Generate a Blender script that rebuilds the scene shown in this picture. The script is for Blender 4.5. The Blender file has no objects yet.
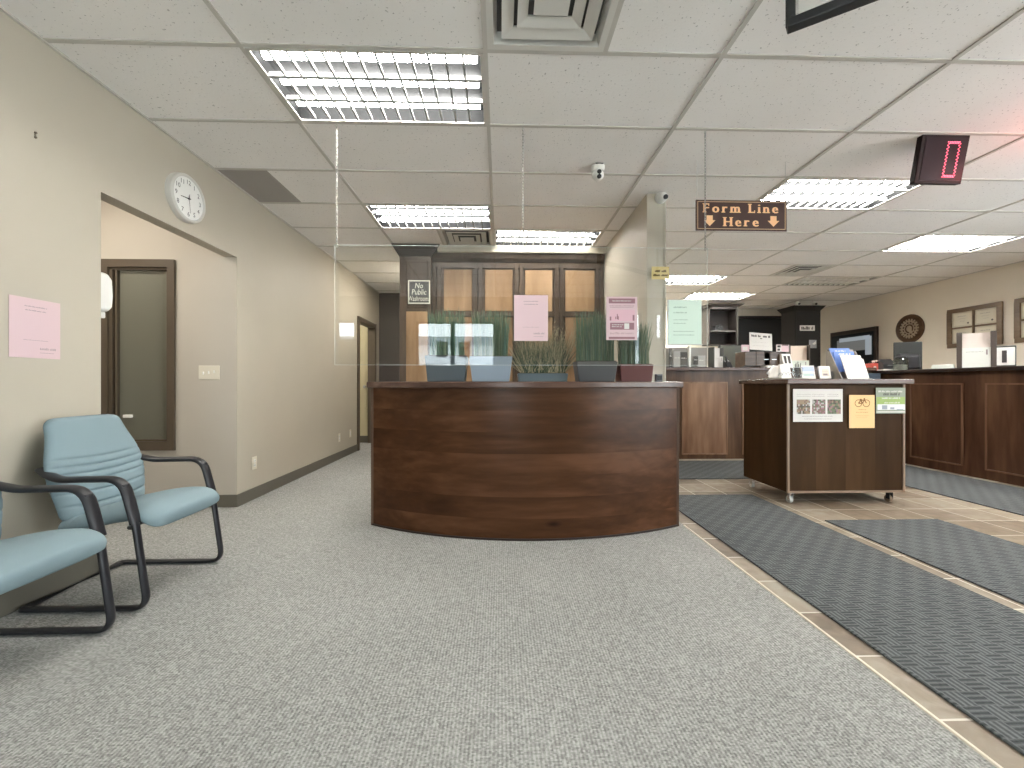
import bpy, bmesh, math, random
from mathutils import Vector, Matrix
R = math.radians
SC = bpy.context.scene
COL = SC.collection
H = 1.05            # camera height
CE = 2.7375         # ceiling height
FPX, YAW = 415.7, 0.0285

# ------------------------------------------------------------------ measuring helpers
def ray(u, v):
    x = (u - 512) / FPX; z = (384 - v) / FPX
    c, s = math.cos(YAW), math.sin(YAW)
    return Vector((c * x + s, -s * x + c, z))
def on_y(u, v, y):
    r = ray(u, v); t = y / r.y
    return Vector((r.x * t, y, H + r.z * t))
def on_x(u, v, x):
    r = ray(u, v); t = x / r.x
    return Vector((x, r.y * t, H + r.z * t))

# ------------------------------------------------------------------ materials
MATS = {}
def mat(name, col, rough=.6, metal=0, coat=0, emis=None, estr=0, trans=0, ior=1.45, spec=.5, bump=None, alpha=1):
    if name in MATS: return MATS[name]
    m = bpy.data.materials.new(name); m.use_nodes = True
    b = m.node_tree.nodes['Principled BSDF']
    b.inputs['Base Color'].default_value = (*col, 1)
    b.inputs['Roughness'].default_value = rough
    b.inputs['Metallic'].default_value = metal
    b.inputs['Coat Weight'].default_value = coat
    b.inputs['Specular IOR Level'].default_value = spec
    b.inputs['Transmission Weight'].default_value = trans
    b.inputs['IOR'].default_value = ior
    if emis:
        b.inputs['Emission Color'].default_value = (*emis, 1)
        b.inputs['Emission Strength'].default_value = estr
    if bump:
        nt = m.node_tree
        tc = nt.nodes.new('ShaderNodeTexCoord'); n = nt.nodes.new('ShaderNodeTexNoise')
        n.inputs['Scale'].default_value = bump[0]; n.inputs['Detail'].default_value = 4
        bp = nt.nodes.new('ShaderNodeBump'); bp.inputs['Strength'].default_value = bump[1]; bp.inputs['Distance'].default_value = bump[2]
        nt.links.new(tc.outputs['Object'], n.inputs['Vector']); nt.links.new(n.outputs['Fac'], bp.inputs['Height'])
        nt.links.new(bp.outputs['Normal'], b.inputs['Normal'])
    MATS[name] = m
    return m

def nodes(m):
    nt = m.node_tree
    def N(t, **kw):
        n = nt.nodes.new(t)
        for k, v in kw.items(): setattr(n, k, v)
        return n
    def L(a, b): nt.links.new(a, b)
    def M(op, a, b=None, c=None):
        n = nt.nodes.new('ShaderNodeMath'); n.operation = op
        for i, x in enumerate((a, b, c)):
            if x is None: continue
            if isinstance(x, (int, float)): n.inputs[i].default_value = x
            else: nt.links.new(x, n.inputs[i])
        return n.outputs[0]
    def RAMP(fac, stops):
        n = nt.nodes.new('ShaderNodeValToRGB'); e = n.color_ramp.elements
        e[0].position, e[0].color = stops[0][0], (*stops[0][1], 1)
        e[1].position, e[1].color = stops[-1][0], (*stops[-1][1], 1)
        for p, c in stops[1:-1]:
            x = e.new(p); x.color = (*c, 1)
        nt.links.new(fac, n.inputs[0]); return n.outputs[0]
    return nt, nt.nodes['Principled BSDF'], N, L, M, RAMP

def wood(name, dark, mid, light, axis='x', rough=.3, coat=.3, stretch=9, scale=5, plank=None, knots=0, crough=.25):
    if name in MATS: return MATS[name]
    m = mat(name, mid, rough, coat=coat)
    nt, b, N, L, M, RAMP = nodes(m)
    b.inputs['Coat Roughness'].default_value = crough; b.inputs['Specular IOR Level'].default_value = .14
    tc = N('ShaderNodeTexCoord'); mp = N('ShaderNodeMapping')
    s = [scale * stretch] * 3; s['xyz'.index(axis)] = scale
    mp.inputs['Scale'].default_value = [q * .35 for q in s]
    L(tc.outputs['Object'], mp.inputs['Vector'])
    vec = mp.outputs['Vector']
    fac_p = None
    if plank:
        sep = N('ShaderNodeSeparateXYZ'); L(tc.outputs['Object'], sep.inputs[0])
        idx = M('FLOOR', M('DIVIDE', sep.outputs[plank[0]], plank[1]))
        wn = N('ShaderNodeTexWhiteNoise', noise_dimensions='1D'); L(idx, wn.inputs['W'])
        fac_p = wn.outputs['Value']
        off = N('ShaderNodeVectorMath', operation='ADD'); L(vec, off.inputs[0])
        cx = N('ShaderNodeCombineXYZ'); k = M('MULTIPLY', wn.outputs['Value'], 40.)
        for i in range(3): L(k, cx.inputs[i])
        L(cx.outputs[0], off.inputs[1]); vec = off.outputs[0]
    n1 = N('ShaderNodeTexNoise'); n1.inputs['Scale'].default_value = .55; n1.inputs['Detail'].default_value = 6; n1.inputs['Distortion'].default_value = .6
    L(vec, n1.inputs['Vector'])
    n2 = N('ShaderNodeTexNoise'); n2.inputs['Scale'].default_value = 2.6; n2.inputs['Detail'].default_value = 4
    L(vec, n2.inputs['Vector'])
    f = M('ADD', M('MULTIPLY', n1.outputs['Fac'], .75), M('MULTIPLY', n2.outputs['Fac'], .3))
    if fac_p is not None: f = M('ADD', f, M('MULTIPLY', M('SUBTRACT', fac_p, .5), .10))
    colr = RAMP(f, [(.34, dark), (.52, mid), (.72, light)])
    if knots:
        v = N('ShaderNodeTexVoronoi'); v.inputs['Scale'].default_value = knots
        mp2 = N('ShaderNodeMapping'); ss = [1.9, 1.9, 1.9]; ss['xyz'.index(axis)] = .8
        mp2.inputs['Scale'].default_value = ss; L(tc.outputs['Object'], mp2.inputs['Vector']); L(mp2.outputs[0], v.inputs['Vector'])
        kf = RAMP(v.outputs['Distance'], [(.02, (.35, .3, .3)), (.09, (1, 1, 1))])
        mx = N('ShaderNodeMix', data_type='RGBA', blend_type='MULTIPLY'); mx.inputs[0].default_value = 1
        L(colr, mx.inputs[6]); L(kf, mx.inputs[7]); colr = mx.outputs[2]
    L(colr, b.inputs['Base Color'])
    bp = N('ShaderNodeBump'); bp.inputs['Strength'].default_value = .08; bp.inputs['Distance'].default_value = .01
    L(n2.outputs['Fac'], bp.inputs['Height']); L(bp.outputs[0], b.inputs['Normal'])
    return m

def paint(name, col, rough=.55, var=.03):
    if name in MATS: return MATS[name]
    m = mat(name, col, rough)
    nt, b, N, L, M, RAMP = nodes(m)
    tc = N('ShaderNodeTexCoord'); n = N('ShaderNodeTexNoise'); n.inputs['Scale'].default_value = 1.6; n.inputs['Detail'].default_value = 5
    L(tc.outputs['Object'], n.inputs['Vector'])
    L(RAMP(n.outputs['Fac'], [(.3, tuple(c * (1 - var) for c in col)), (.7, tuple(min(1, c * (1 + var)) for c in col))]), b.inputs['Base Color'])
    n2 = N('ShaderNodeTexNoise'); n2.inputs['Scale'].default_value = 220; L(tc.outputs['Object'], n2.inputs['Vector'])
    bp = N('ShaderNodeBump'); bp.inputs['Strength'].default_value = .12; bp.inputs['Distance'].default_value = .002
    L(n2.outputs['Fac'], bp.inputs['Height']); L(bp.outputs[0], b.inputs['Normal'])
    return m

def carpet():
    m = mat('carpet', (.3, .3, .27), .95, spec=.1)
    nt, b, N, L, M, RAMP = nodes(m)
    tc = N('ShaderNodeTexCoord'); sep = N('ShaderNodeSeparateXYZ'); L(tc.outputs['Object'], sep.inputs[0])
    # loops in staggered rows: short dashes across x, rows along y
    x, y = sep.outputs[0], sep.outputs[1]
    row = M('FLOOR', M('DIVIDE', y, .0052)); cell = M('FLOOR', M('DIVIDE', M('ADD', x, M('MULTIPLY', M('MODULO', row, 2.), .004)), .008))
    cv = N('ShaderNodeCombineXYZ'); L(cell, cv.inputs[0]); L(row, cv.inputs[1])
    wn = N('ShaderNodeTexWhiteNoise', noise_dimensions='2D'); L(cv.outputs[0], wn.inputs['Vector'])
    n1 = N('ShaderNodeTexNoise'); n1.inputs['Scale'].default_value = 330; n1.inputs['Detail'].default_value = 4; L(tc.outputs['Object'], n1.inputs['Vector'])
    n3 = N('ShaderNodeTexNoise'); n3.inputs['Scale'].default_value = 1.3; n3.inputs['Detail'].default_value = 3; L(tc.outputs['Object'], n3.inputs['Vector'])
    stripe = M('ABSOLUTE', M('SUBTRACT', M('FRACT', M('DIVIDE', x, .012)), .5))
    f = M('ADD', M('ADD', M('MULTIPLY', wn.outputs['Value'], .28), M('MULTIPLY', n1.outputs['Fac'], .40)), M('ADD', M('MULTIPLY', stripe, .36), M('MULTIPLY', n3.outputs['Fac'], .14)))
    L(RAMP(f, [(.24, (.135, .135, .127)), (.5, (.30, .299, .284)), (.77, (.49, .487, .465))]), b.inputs['Base Color'])
    bp = N('ShaderNodeBump'); bp.inputs['Strength'].default_value = .35; bp.inputs['Distance'].default_value = .004
    L(f, bp.inputs['Height']); L(bp.outputs[0], b.inputs['Normal'])
    return m

def slate():
    m = mat('slate_tile', (.3, .22, .15), .45)
    nt, b, N, L, M, RAMP = nodes(m)
    tc = N('ShaderNodeTexCoord'); sep = N('ShaderNodeSeparateXYZ'); L(tc.outputs['Object'], sep.inputs[0])
    T = .305
    fx = M('DIVIDE', M('SUBTRACT', sep.outputs[0], .325), T); fy = M('DIVIDE', M('SUBTRACT', sep.outputs[1], .04), T)
    ex = M('ABSOLUTE', M('SUBTRACT', M('FRACT', fx), .5)); ey = M('ABSOLUTE', M('SUBTRACT', M('FRACT', fy), .5))
    grout = M('GREATER_THAN', M('MAXIMUM', ex, ey), .486)
    cv = N('ShaderNodeCombineXYZ'); L(M('FLOOR', fx), cv.inputs[0]); L(M('FLOOR', fy), cv.inputs[1])
    wn = N('ShaderNodeTexWhiteNoise', noise_dimensions='2D'); L(cv.outputs[0], wn.inputs['Vector'])
    n = N('ShaderNodeTexNoise'); n.inputs['Scale'].default_value = 9; n.inputs['Detail'].default_value = 8; n.inputs['Distortion'].default_value = .8
    L(tc.outputs['Object'], n.inputs['Vector'])
    f = M('ADD', M('MULTIPLY', wn.outputs['Value'], .45), M('MULTIPLY', n.outputs['Fac'], .7))
    c = RAMP(f, [(.25, (.115, .085, .057)), (.5, (.205, .158, .11)), (.72, (.30, .252, .19)), (.95, (.36, .335, .275))])
    mx = N('ShaderNodeMix', data_type='RGBA'); L(grout, mx.inputs[0]); L(c, mx.inputs[6]); mx.inputs[7].default_value = (.60, .56, .47, 1)
    L(mx.outputs[2], b.inputs['Base Color'])
    bp = N('ShaderNodeBump'); bp.inputs['Strength'].default_value = .3; bp.inputs['Distance'].default_value = .006
    L(M('SUBTRACT', n.outputs['Fac'], grout), bp.inputs['Height']); L(bp.outputs[0], b.inputs['Normal'])
    return m

def mat_weave():
    m = mat('mat_weave', (.1, .11, .115), .9, spec=.2)
    nt, b, N, L, M, RAMP = nodes(m)
    tc = N('ShaderNodeTexCoord'); sep = N('ShaderNodeSeparateXYZ'); L(tc.outputs['Object'], sep.inputs[0])
    x, y = sep.outputs[0], sep.outputs[1]
    C = .062
    ck = M('ABSOLUTE', M('MODULO', M('ADD', M('FLOOR', M('DIVIDE', x, C)), M('FLOOR', M('DIVIDE', y, C))), 2.))
    def st(q): return M('ABSOLUTE', M('SUBTRACT', M('FRACT', M('DIVIDE', q, C / 3)), .5))
    mixf = M('ADD', M('MULTIPLY', ck, st(x)), M('MULTIPLY', M('SUBTRACT', 1., ck), st(y)))
    n = N('ShaderNodeTexNoise'); n.inputs['Scale'].default_value = 130; n.inputs['Detail'].default_value = 3; L(tc.outputs['Object'], n.inputs['Vector'])
    n2 = N('ShaderNodeTexNoise'); n2.inputs['Scale'].default_value = 2; L(tc.outputs['Object'], n2.inputs['Vector'])
    f = M('ADD', M('ADD', mixf, M('MULTIPLY', n.outputs['Fac'], .35)), M('ADD', M('MULTIPLY', n2.outputs['Fac'], .12), M('MULTIPLY', ck, .12)))
    L(RAMP(f, [(.2, (.034, .039, .041)), (.5, (.08, .087, .089)), (.9, (.18, .19, .192))]), b.inputs['Base Color'])
    bp = N('ShaderNodeBump'); bp.inputs['Strength'].default_value = .5; bp.inputs['Distance'].default_value = .006
    L(f, bp.inputs['Height']); L(bp.outputs[0], b.inputs['Normal'])
    return m

def ceiling_mat():
    m = mat('ceiling_tile', (.8, .76, .71), .85)
    nt, b, N, L, M, RAMP = nodes(m)
    tc = N('ShaderNodeTexCoord')
    v = N('ShaderNodeTexNoise'); v.inputs['Scale'].default_value = 75; v.inputs['Detail'].default_value = 2; L(tc.outputs['Object'], v.inputs['Vector'])
    n = N('ShaderNodeTexNoise'); n.inputs['Scale'].default_value = 2; L(tc.outputs['Object'], n.inputs['Vector'])
    c1 = RAMP(v.outputs['Fac'], [(.27, (.48, .455, .44)), (.34, (.90, .875, .85))])
    c2 = RAMP(n.outputs['Fac'], [(.3, (.96, .96, .95)), (.7, (1, 1, 1))])
    mx = N('ShaderNodeMix', data_type='RGBA', blend_type='MULTIPLY'); mx.inputs[0].default_value = 1
    L(c1, mx.inputs[6]); L(c2, mx.inputs[7]); L(mx.outputs[2], b.inputs['Base Color'])
    bp = N('ShaderNodeBump'); bp.inputs['Strength'].default_value = .25; bp.inputs['Distance'].default_value = .004
    L(v.outputs['Fac'], bp.inputs['Height']); L(bp.outputs[0], b.inputs['Normal'])
    return m

def glass_mat(name, tint=(1, 1, 1), rough=0.0):
    """thin clear sheet: mostly straight-through, mirror by Fresnel"""
    if name in MATS: return MATS[name]
    m = bpy.data.materials.new(name); m.use_nodes = True; nt = m.node_tree; nt.nodes.clear()
    o = nt.nodes.new('ShaderNodeOutputMaterial'); t = nt.nodes.new('ShaderNodeBsdfTransparent'); g = nt.nodes.new('ShaderNodeBsdfGlossy')
    t.inputs[0].default_value = (*tint, 1); g.inputs['Roughness'].default_value = rough
    f = nt.nodes.new('ShaderNodeFresnel'); f.inputs[0].default_value = 1.78   # both faces of a thin sheet together
    ge = nt.nodes.new('ShaderNodeNewGeometry'); iv = nt.nodes.new('ShaderNodeMath'); iv.operation = 'SUBTRACT'; iv.inputs[0].default_value = 1
    ff = nt.nodes.new('ShaderNodeMath'); ff.operation = 'MULTIPLY'; nt.links.new(ge.outputs['Backfacing'], iv.inputs[1])
    nt.links.new(f.outputs[0], ff.inputs[0]); nt.links.new(iv.outputs[0], ff.inputs[1])
    mx = nt.nodes.new('ShaderNodeMixShader')
    nt.links.new(ff.outputs[0], mx.inputs[0]); nt.links.new(t.outputs[0], mx.inputs[1]); nt.links.new(g.outputs[0], mx.inputs[2]); nt.links.new(mx.outputs[0], o.inputs[0])
    MATS[name] = m
    return m

# ------------------------------------------------------------------ mesh collector
TEXTS = {}
def text_geo(s, size, align='CENTER'):
    k = (s, size, align)
    if k in TEXTS: return TEXTS[k]
    c = bpy.data.curves.new('t', 'FONT'); c.body = s; c.size = size; c.align_x = align; c.align_y = 'CENTER'; c.resolution_u = 2
    o = bpy.data.objects.new('t', c); COL.objects.link(o)
    dg = bpy.context.evaluated_depsgraph_get(); dg.update()
    me = bpy.data.meshes.new_from_object(o.evaluated_get(dg))
    g = ([tuple(v.co) for v in me.vertices], [tuple(p.vertices) for p in me.polygons])
    bpy.data.objects.remove(o); bpy.data.curves.remove(c); bpy.data.meshes.remove(me)
    TEXTS[k] = g
    return g

class MB:
    def __init__(s): s.v = []; s.f = []; s.m = []; s.k = 0; s.sm = []; s.smooth = False
    def use(s, k): s.k = k; return s
    def add(s, vs, fs, smooth=None, M=None):
        b = len(s.v)
        s.v += [tuple(M @ Vector(q)) if M else tuple(q) for q in vs]
        for f in fs: s.f.append(tuple(i + b for i in f)); s.m.append(s.k); s.sm.append(s.smooth if smooth is None else smooth)
        return s
    def box(s, x0, x1, y0, y1, z0, z1, M=None):
        vs = [(x, y, z) for x in (x0, x1) for y in (y0, y1) for z in (z0, z1)]
        return s.add(vs, [(0, 1, 3, 2), (4, 6, 7, 5), (0, 4, 5, 1), (2, 3, 7, 6), (0, 2, 6, 4), (1, 5, 7, 3)], False, M)
    def hexa(s, bottom, top):
        """8-corner block: two loops of four"""
        vs = list(bottom) + list(top)
        return s.add(vs, [(3, 2, 1, 0), (4, 5, 6, 7), (0, 1, 5, 4), (1, 2, 6, 5), (2, 3, 7, 6), (3, 0, 4, 7)], False)
    def prism(s, poly, axis, a, b):
        """2-D polygon extruded along an axis ('x': poly=(y,z), 'y': (x,z), 'z': (x,y))"""
        def P(p, t): return {'x': (t, p[0], p[1]), 'y': (p[0], t, p[1]), 'z': (p[0], p[1], t)}[axis]
        n = len(poly)
        vs = [P(p, a) for p in poly] + [P(p, b) for p in poly]
        fs = [tuple(range(n)), tuple(range(2 * n - 1, n - 1, -1))] + [(i, i + n, (i + 1) % n + n, (i + 1) % n) for i in range(n)]
        return s.add(vs, fs, False)
    def cyl(s, p0, p1, r0, r1=None, n=20, caps=True):
        r1 = r0 if r1 is None else r1
        p0, p1 = Vector(p0), Vector(p1); d = (p1 - p0).normalized()
        a = d.orthogonal().normalized(); b = d.cross(a)
        vs = []
        for p, r in ((p0, r0), (p1, r1)):
            for i in range(n):
                t = 2 * math.pi * i / n; vs.append(p + a * (r * math.cos(t)) + b * (r * math.sin(t)))
        s.add(vs, [(i, (i + 1) % n, n + (i + 1) % n, n + i) for i in range(n)], True)
        if caps:
            s.add(vs[:n], [tuple(range(n - 1, -1, -1))], False); s.add(vs[n:], [tuple(range(n))], False)
        return s
    def lathe(s, prof, n=32, M=None, smooth=True):
        """prof [(r,z)...] about z"""
        vs = []; k = len(prof)
        for i in range(n):
            t = 2 * math.pi * i / n
            for r, z in prof: vs.append((r * math.cos(t), r * math.sin(t), z))
        fs = [(i * k + j, ((i + 1) % n) * k + j, ((i + 1) % n) * k + j + 1, i * k + j + 1) for i in range(n) for j in range(k - 1)]
        return s.add(vs, fs, smooth, M)
    def ball(s, c, r, n=12, sc=(1, 1, 1)):
        prof = [(max(1e-5, r * math.sin(math.pi * i / n)), -r * math.cos(math.pi * i / n)) for i in range(n + 1)]
        return s.lathe(prof, n * 2, Matrix.Translation(Vector(c)) @ Matrix.Diagonal((*sc, 1)))
    def torus(s, c, a, r, M=None, n=14, k=6, stretch=1.0):
        vs = []
        for i in range(n):
            t = 2 * math.pi * i / n
            for j in range(k):
                q = 2 * math.pi * j / k
                vs.append(((a + r * math.cos(q)) * math.cos(t), r * math.sin(q), (a + r * math.cos(q)) * math.sin(t) * stretch))
        fs = [(i * k + j, ((i + 1) % n) * k + j, ((i + 1) % n) * k + (j + 1) % k, i * k + (j + 1) % k) for i in range(n) for j in range(k)]
        T = Matrix.Translation(Vector(c))
        return s.add(vs, fs, True, T @ M if M else T)
    def tube(s, pts, rx, ry=None, fil=0.05, n=12, up=(0, 1, 0), caps=True, fils=None):
        """sweep an oval (rx along 'up', ry across) along a filleted polyline"""
        ry = rx if ry is None else ry
        P = [Vector(p) for p in pts]; path = [P[0]]
        for i in range(1, len(P) - 1):
            a, b, c = P[i - 1], P[i], P[i + 1]
            fr = min(fils[i - 1] if fils else fil, (a - b).length * .48, (c - b).length * .48)
            p1 = b + (a - b).normalized() * fr; p2 = b + (c - b).normalized() * fr
            for k in range(7):
                t = k / 6; path.append(p1 * (1 - t) ** 2 + b * 2 * t * (1 - t) + p2 * t * t)
        path.append(P[-1]); vs = []
        U0 = Vector(up)
        for i, p in enumerate(path):
            d = (path[min(i + 1, len(path) - 1)] - path[max(i - 1, 0)]).normalized()
            U = (U0 - d * U0.dot(d))
            U = U.normalized() if U.length > 1e-4 else d.orthogonal().normalized()
            W = d.cross(U)
            for j in range(n):
                q = 2 * math.pi * j / n; vs.append(p + U * (rx * math.cos(q)) + W * (ry * math.sin(q)))
        fs = [(i * n + j, i * n + (j + 1) % n, (i + 1) * n + (j + 1) % n, (i + 1) * n + j) for i in range(len(path) - 1) for j in range(n)]
        s.add(vs, fs, True)
        if caps:
            s.add(vs[:n], [tuple(range(n - 1, -1, -1))], False); s.add(vs[-n:], [tuple(range(n))], False)
        return s
    def text(s, txt, size, x, z, y=0, align='CENTER', sx=1, shear=0):
        vs, fs = text_geo(txt, size, align)
        return s.add([(x + (a + b * shear) * sx, y, z + b) for a, b, c in vs], fs, False)
    def rect(s, x0, x1, z0, z1, y):
        return s.add([(x0, y, z0), (x1, y, z0), (x1, y, z1), (x0, y, z1)], [(0, 1, 2, 3)], False)
    def scribble(s, x0, x1, z, h, y, seed=0, fill=.62):
        """a line of print too small to read: irregular word-like dashes"""
        r = random.Random(seed); x = x0
        while x < x1:
            w = h * r.uniform(1.2, 3.6); e = min(x + w, x1); q = x
            while q < e:
                gw = h * r.uniform(.3, .5); hh = h * r.uniform(.55, 1.0)
                s.rect(q, min(q + gw * fill, e), z - h * .5, z - h * .5 + hh, y)
                q += gw
            x = e + h * .5
        return s
    def build(s, name, mats, parent=None, bevel=0, bseg=2, loc=None, rot=None, subsurf=0, angle=35):
        me = bpy.data.meshes.new(name); me.from_pydata(s.v, [], s.f)
        for m in (mats if isinstance(mats, (list, tuple)) else [mats]): me.materials.append(m)
        me.polygons.foreach_set('material_index', s.m)
        bm = bmesh.new(); bm.from_mesh(me)
        bmesh.ops.remove_doubles(bm, verts=bm.verts, dist=1e-6)
        bmesh.ops.recalc_face_normals(bm, faces=bm.faces); bm.to_mesh(me); bm.free()
        if any(s.sm):
            me.polygons.foreach_set('use_smooth', [True] * len(me.polygons)); me.set_sharp_from_angle(angle=R(angle))
        me.update()
        o = bpy.data.objects.new(name, me); COL.objects.link(o)
        if parent: o.parent = parent
        if loc is not None: o.location = loc
        if rot is not None: o.rotation_euler = rot
        if bevel:
            b = o.modifiers.new('bevel', 'BEVEL'); b.width = bevel; b.segments = bseg; b.limit_method = 'ANGLE'; b.angle_limit = R(40)
        if subsurf:
            q = o.modifiers.new('sub', 'SUBSURF'); q.levels = q.render_levels = subsurf
        return o

def tag(o, label, cat, group=None):
    o['label'] = label; o['category'] = cat
    if group: o['group'] = group
    return o
def thing(name, label, cat, loc=(0, 0, 0), rz=0, group=None, rot=None):
    o = bpy.data.objects.new(name, None); COL.objects.link(o)
    o.location = loc; o.rotation_euler = rot if rot else (0, 0, rz); o.empty_display_size = .1
    return tag(o, label, cat, group)
def struct(o):
    o['kind'] = 'structure'; return o
def dup(root, loc, label, rz=None, group=None):
    r = root.copy(); COL.objects.link(r); r.location = loc; r['label'] = label
    if rz is not None: r.rotation_euler = (0, 0, rz)
    if group: r['group'] = group
    for ch in list(root.children):
        c = ch.copy(); COL.objects.link(c); c.parent = r
        for g in ch.children:
            d = g.copy(); COL.objects.link(d); d.parent = c
    return r

# ------------------------------------------------------------------ palette
CREAM = paint('cream_paint', (.475, .43, .35))
CREAM_GREYLIT = paint('greige_paint', (.50, .455, .39))  # cream walls with the alcove's greyer light put into the colour
OFFICE = paint('office_paint', (.72, .66, .56))
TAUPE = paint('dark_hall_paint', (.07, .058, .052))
BASE = mat('baseboard_vinyl', (.125, .115, .09), .5, bump=(40, .2, .003))
CARPET, SLATE, WEAVE, CEIL = carpet(), slate(), mat_weave(), ceiling_mat()
GRID = mat('ceiling_grid_metal', (.55, .525, .48), .5)
WALNUT = wood('dark_walnut', (.030, .011, .0035), (.060, .023, .0085), (.108, .047, .021), 'x', .38, .18, 11, 2.6, ('Z', .145), 1.7)
WALNUT_V = wood('dark_walnut_upright', (.04, .02, .011), (.08, .042, .023), (.13, .075, .042), 'z', .35, .3, 8, 3)
REDWOOD = wood('red_walnut', (.036, .016, .009), (.072, .034, .019), (.125, .064, .036), 'z', .36, .3, 7, 3)
MIDWOOD = wood('mid_walnut', (.12, .06, .033), (.19, .105, .06), (.29, .175, .105), 'z', .4, .25, 7, 3)
EDGE = wood('counter_edge_wood', (.05, .027, .02), (.09, .05, .036), (.14, .085, .062), 'x', .25, .5, 10, 4)
TRIMWOOD = mat('worn_wood_edge', (.22, .15, .10), .4)
FRAMEWOOD = wood('panel_frame_wood', (.05, .034, .024), (.08, .056, .04), (.115, .083, .06), 'z', .45, .2, 8, 3)
PINE = wood('knotty_panel', (.20, .115, .056), (.30, .185, .10), (.40, .26, .15), 'z', .45, .2, 6, 3, None, 1.3)
BROWNTRIM = mat('brown_window_trim', (.095, .07, .047), .5, bump=(30, .1, .003))
BLUE = mat('chair_fabric', (.215, .285, .31), .85, spec=.2, bump=(420, .25, .002))
BLACK = mat('black_plastic', (.016, .016, .019), .4)
BLACKM = mat('black_metal', (.013, .013, .016), .35)
DARK = mat('dark_office_grey', (.028, .029, .03), .6)
SOFTBLACK = mat('black_laminate', (.012, .011, .010), .45)
WHITE = mat('white_plastic', (.80, .79, .75), .4)
PAPER = mat('white_paper', (.70, .68, .64), .8)
PINK = mat('pink_paper', (.66, .49, .515), .8)
MINT = mat('mint_paper', (.66, .79, .68), .8)
ORANGE = mat('orange_paper', (.86, .56, .28), .8)
YELLOW = mat('yellow_card', (.66, .52, .22), .6)
INK = mat('print_ink', (.07, .06, .06), .7)
GREYINK = mat('grey_print', (.30, .25, .25), .7)
MAUVE = mat('mauve_print', (.30, .16, .18), .7)
GOLD = mat('orange_lettering', (.84, .50, .26), .6)
SIGNBROWN = mat('sign_brown', (.045, .017, .012), .5)
METAL = mat('brushed_metal', (.55, .55, .54), .35, metal=.9)
CHROME = mat('chrome', (.75, .75, .75), .15, metal=1)
VENTW = mat('vent_white', (.66, .645, .60), .45)
VOID = mat('vent_dark', (.10, .095, .09), .8)
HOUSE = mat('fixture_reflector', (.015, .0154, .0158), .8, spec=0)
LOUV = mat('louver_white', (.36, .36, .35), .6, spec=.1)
TUBE = mat('fluorescent_tube', (.9, .9, .9), .4, emis=(1, .975, .925), estr=47)
TUBEOFF = mat('unlit_tube', (.75, .75, .72), .4)
HOUSEOFF = mat('unlit_fixture_grey', (.34, .33, .30), .4)
LOUVOFF = mat('unlit_louver_white', (.88, .86, .80), .4)
TUBEDIM = mat('older_fluorescent_tube', (.9, .9, .9), .4, emis=(1, .975, .925), estr=30)  # weaker emission for two fixtures, so the pier isn't washed out
CLEAR = glass_mat('clear_acrylic', (.965, .975, .97))
ACREDGE = mat('acrylic_edge', (.80, .85, .82), .2, trans=.4)
PANE = glass_mat('window_glass', (.93, .95, .94))

# ------------------------------------------------------------------ the room shell
TOP = 3.0
def wall(name, m, *boxes):
    b = MB()
    for q in boxes: b.box(*q)
    return struct(b.build(name, m))
ZF = -2.6                                        # front wall (behind the camera)
struct(MB().box(-4.5, 1.365, ZF - .1, 9.3, -.05, 0).build('floor', CARPET))
struct(MB().box(1.365, 7.3, ZF - .1, 9.3, -.05, 0).build('floor_tile', SLATE))
struct(MB().prism([(1.358, 0), (1.373, 0), (1.370, .005), (1.361, .005)], 'y', ZF, 3.05).build('trim_1', mat('carpet_edge_strip', (.70, .63, .52), .5)))
wall('wall_left', CREAM, (-2.35, -2.25, -.4, 2.409, 0, TOP), (-2.35, -2.25, 2.409, 3.621, 2.134, TOP), (-2.35, -2.25, 3.621, 6.66, 0, TOP),
     (-2.35, -2.25, 6.66, 7.49, 2.06, TOP), (-2.35, -2.25, 7.49, 7.8, 0, TOP))
wall('wall_alcove_left', CREAM_GREYLIT, (-3.95, -3.85, 2.309, 3.72, 0, TOP))
wall('wall_alcove_near', CREAM_GREYLIT, (-3.85, -2.35, 2.309, 2.409, 0, TOP))
AX0, AX1, AZ0, AZ1 = -3.37, -2.762, .487, 2.105
wall('wall_alcove_back', CREAM_GREYLIT, (-3.95, AX0, 3.621, 3.72, 0, TOP), (AX1, -2.2503, 3.6203, 3.72, 0, TOP), (AX0, AX1, 3.621, 3.72, 0, AZ0), (AX0, AX1, 3.621, 3.72, AZ1, TOP))
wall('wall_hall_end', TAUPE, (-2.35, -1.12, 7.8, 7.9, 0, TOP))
wall('wall_hall_right', CREAM_GREYLIT, (-1.22, -1.12, 5.27, 7.8, 0, TOP))
wall('wall_pier', CREAM, (1.305, 1.468, 3.66, 5.27, 0, TOP))
wall('wall_office_left', CREAM, (1.37, 1.47, 5.27, 9.3, 0, TOP))
wall('wall_back', OFFICE, (1.47, 7.3, 9.2, 9.3, 0, TOP))
ADDED_SIDE_WINS = [(-2.2, -.2, .3, 2.45), (.2, 2.6, .3, 2.45)]  # unseen windows, added to throw more daylight up to the ceiling
wall('wall_right', OFFICE, (7.2, 7.3, ZF - .1, -2.2, 0, TOP), (7.2, 7.3, -.2, .2, 0, TOP), (7.2, 7.3, 2.6, 9.2, 0, TOP), (7.2, 7.3, -2.2, -.2, 0, .3), (7.2, 7.3, -2.2, -.2, 2.45, TOP), (7.2, 7.3, .2, 2.6, 0, .3), (7.2, 7.3, .2, 2.6, 2.45, TOP))
wall('wall_entry_left', CREAM, (-4.6, -4.5, ZF - .1, -.3, 0, TOP), (-4.5, -2.35, -.4, -.3, 0, TOP))
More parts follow.
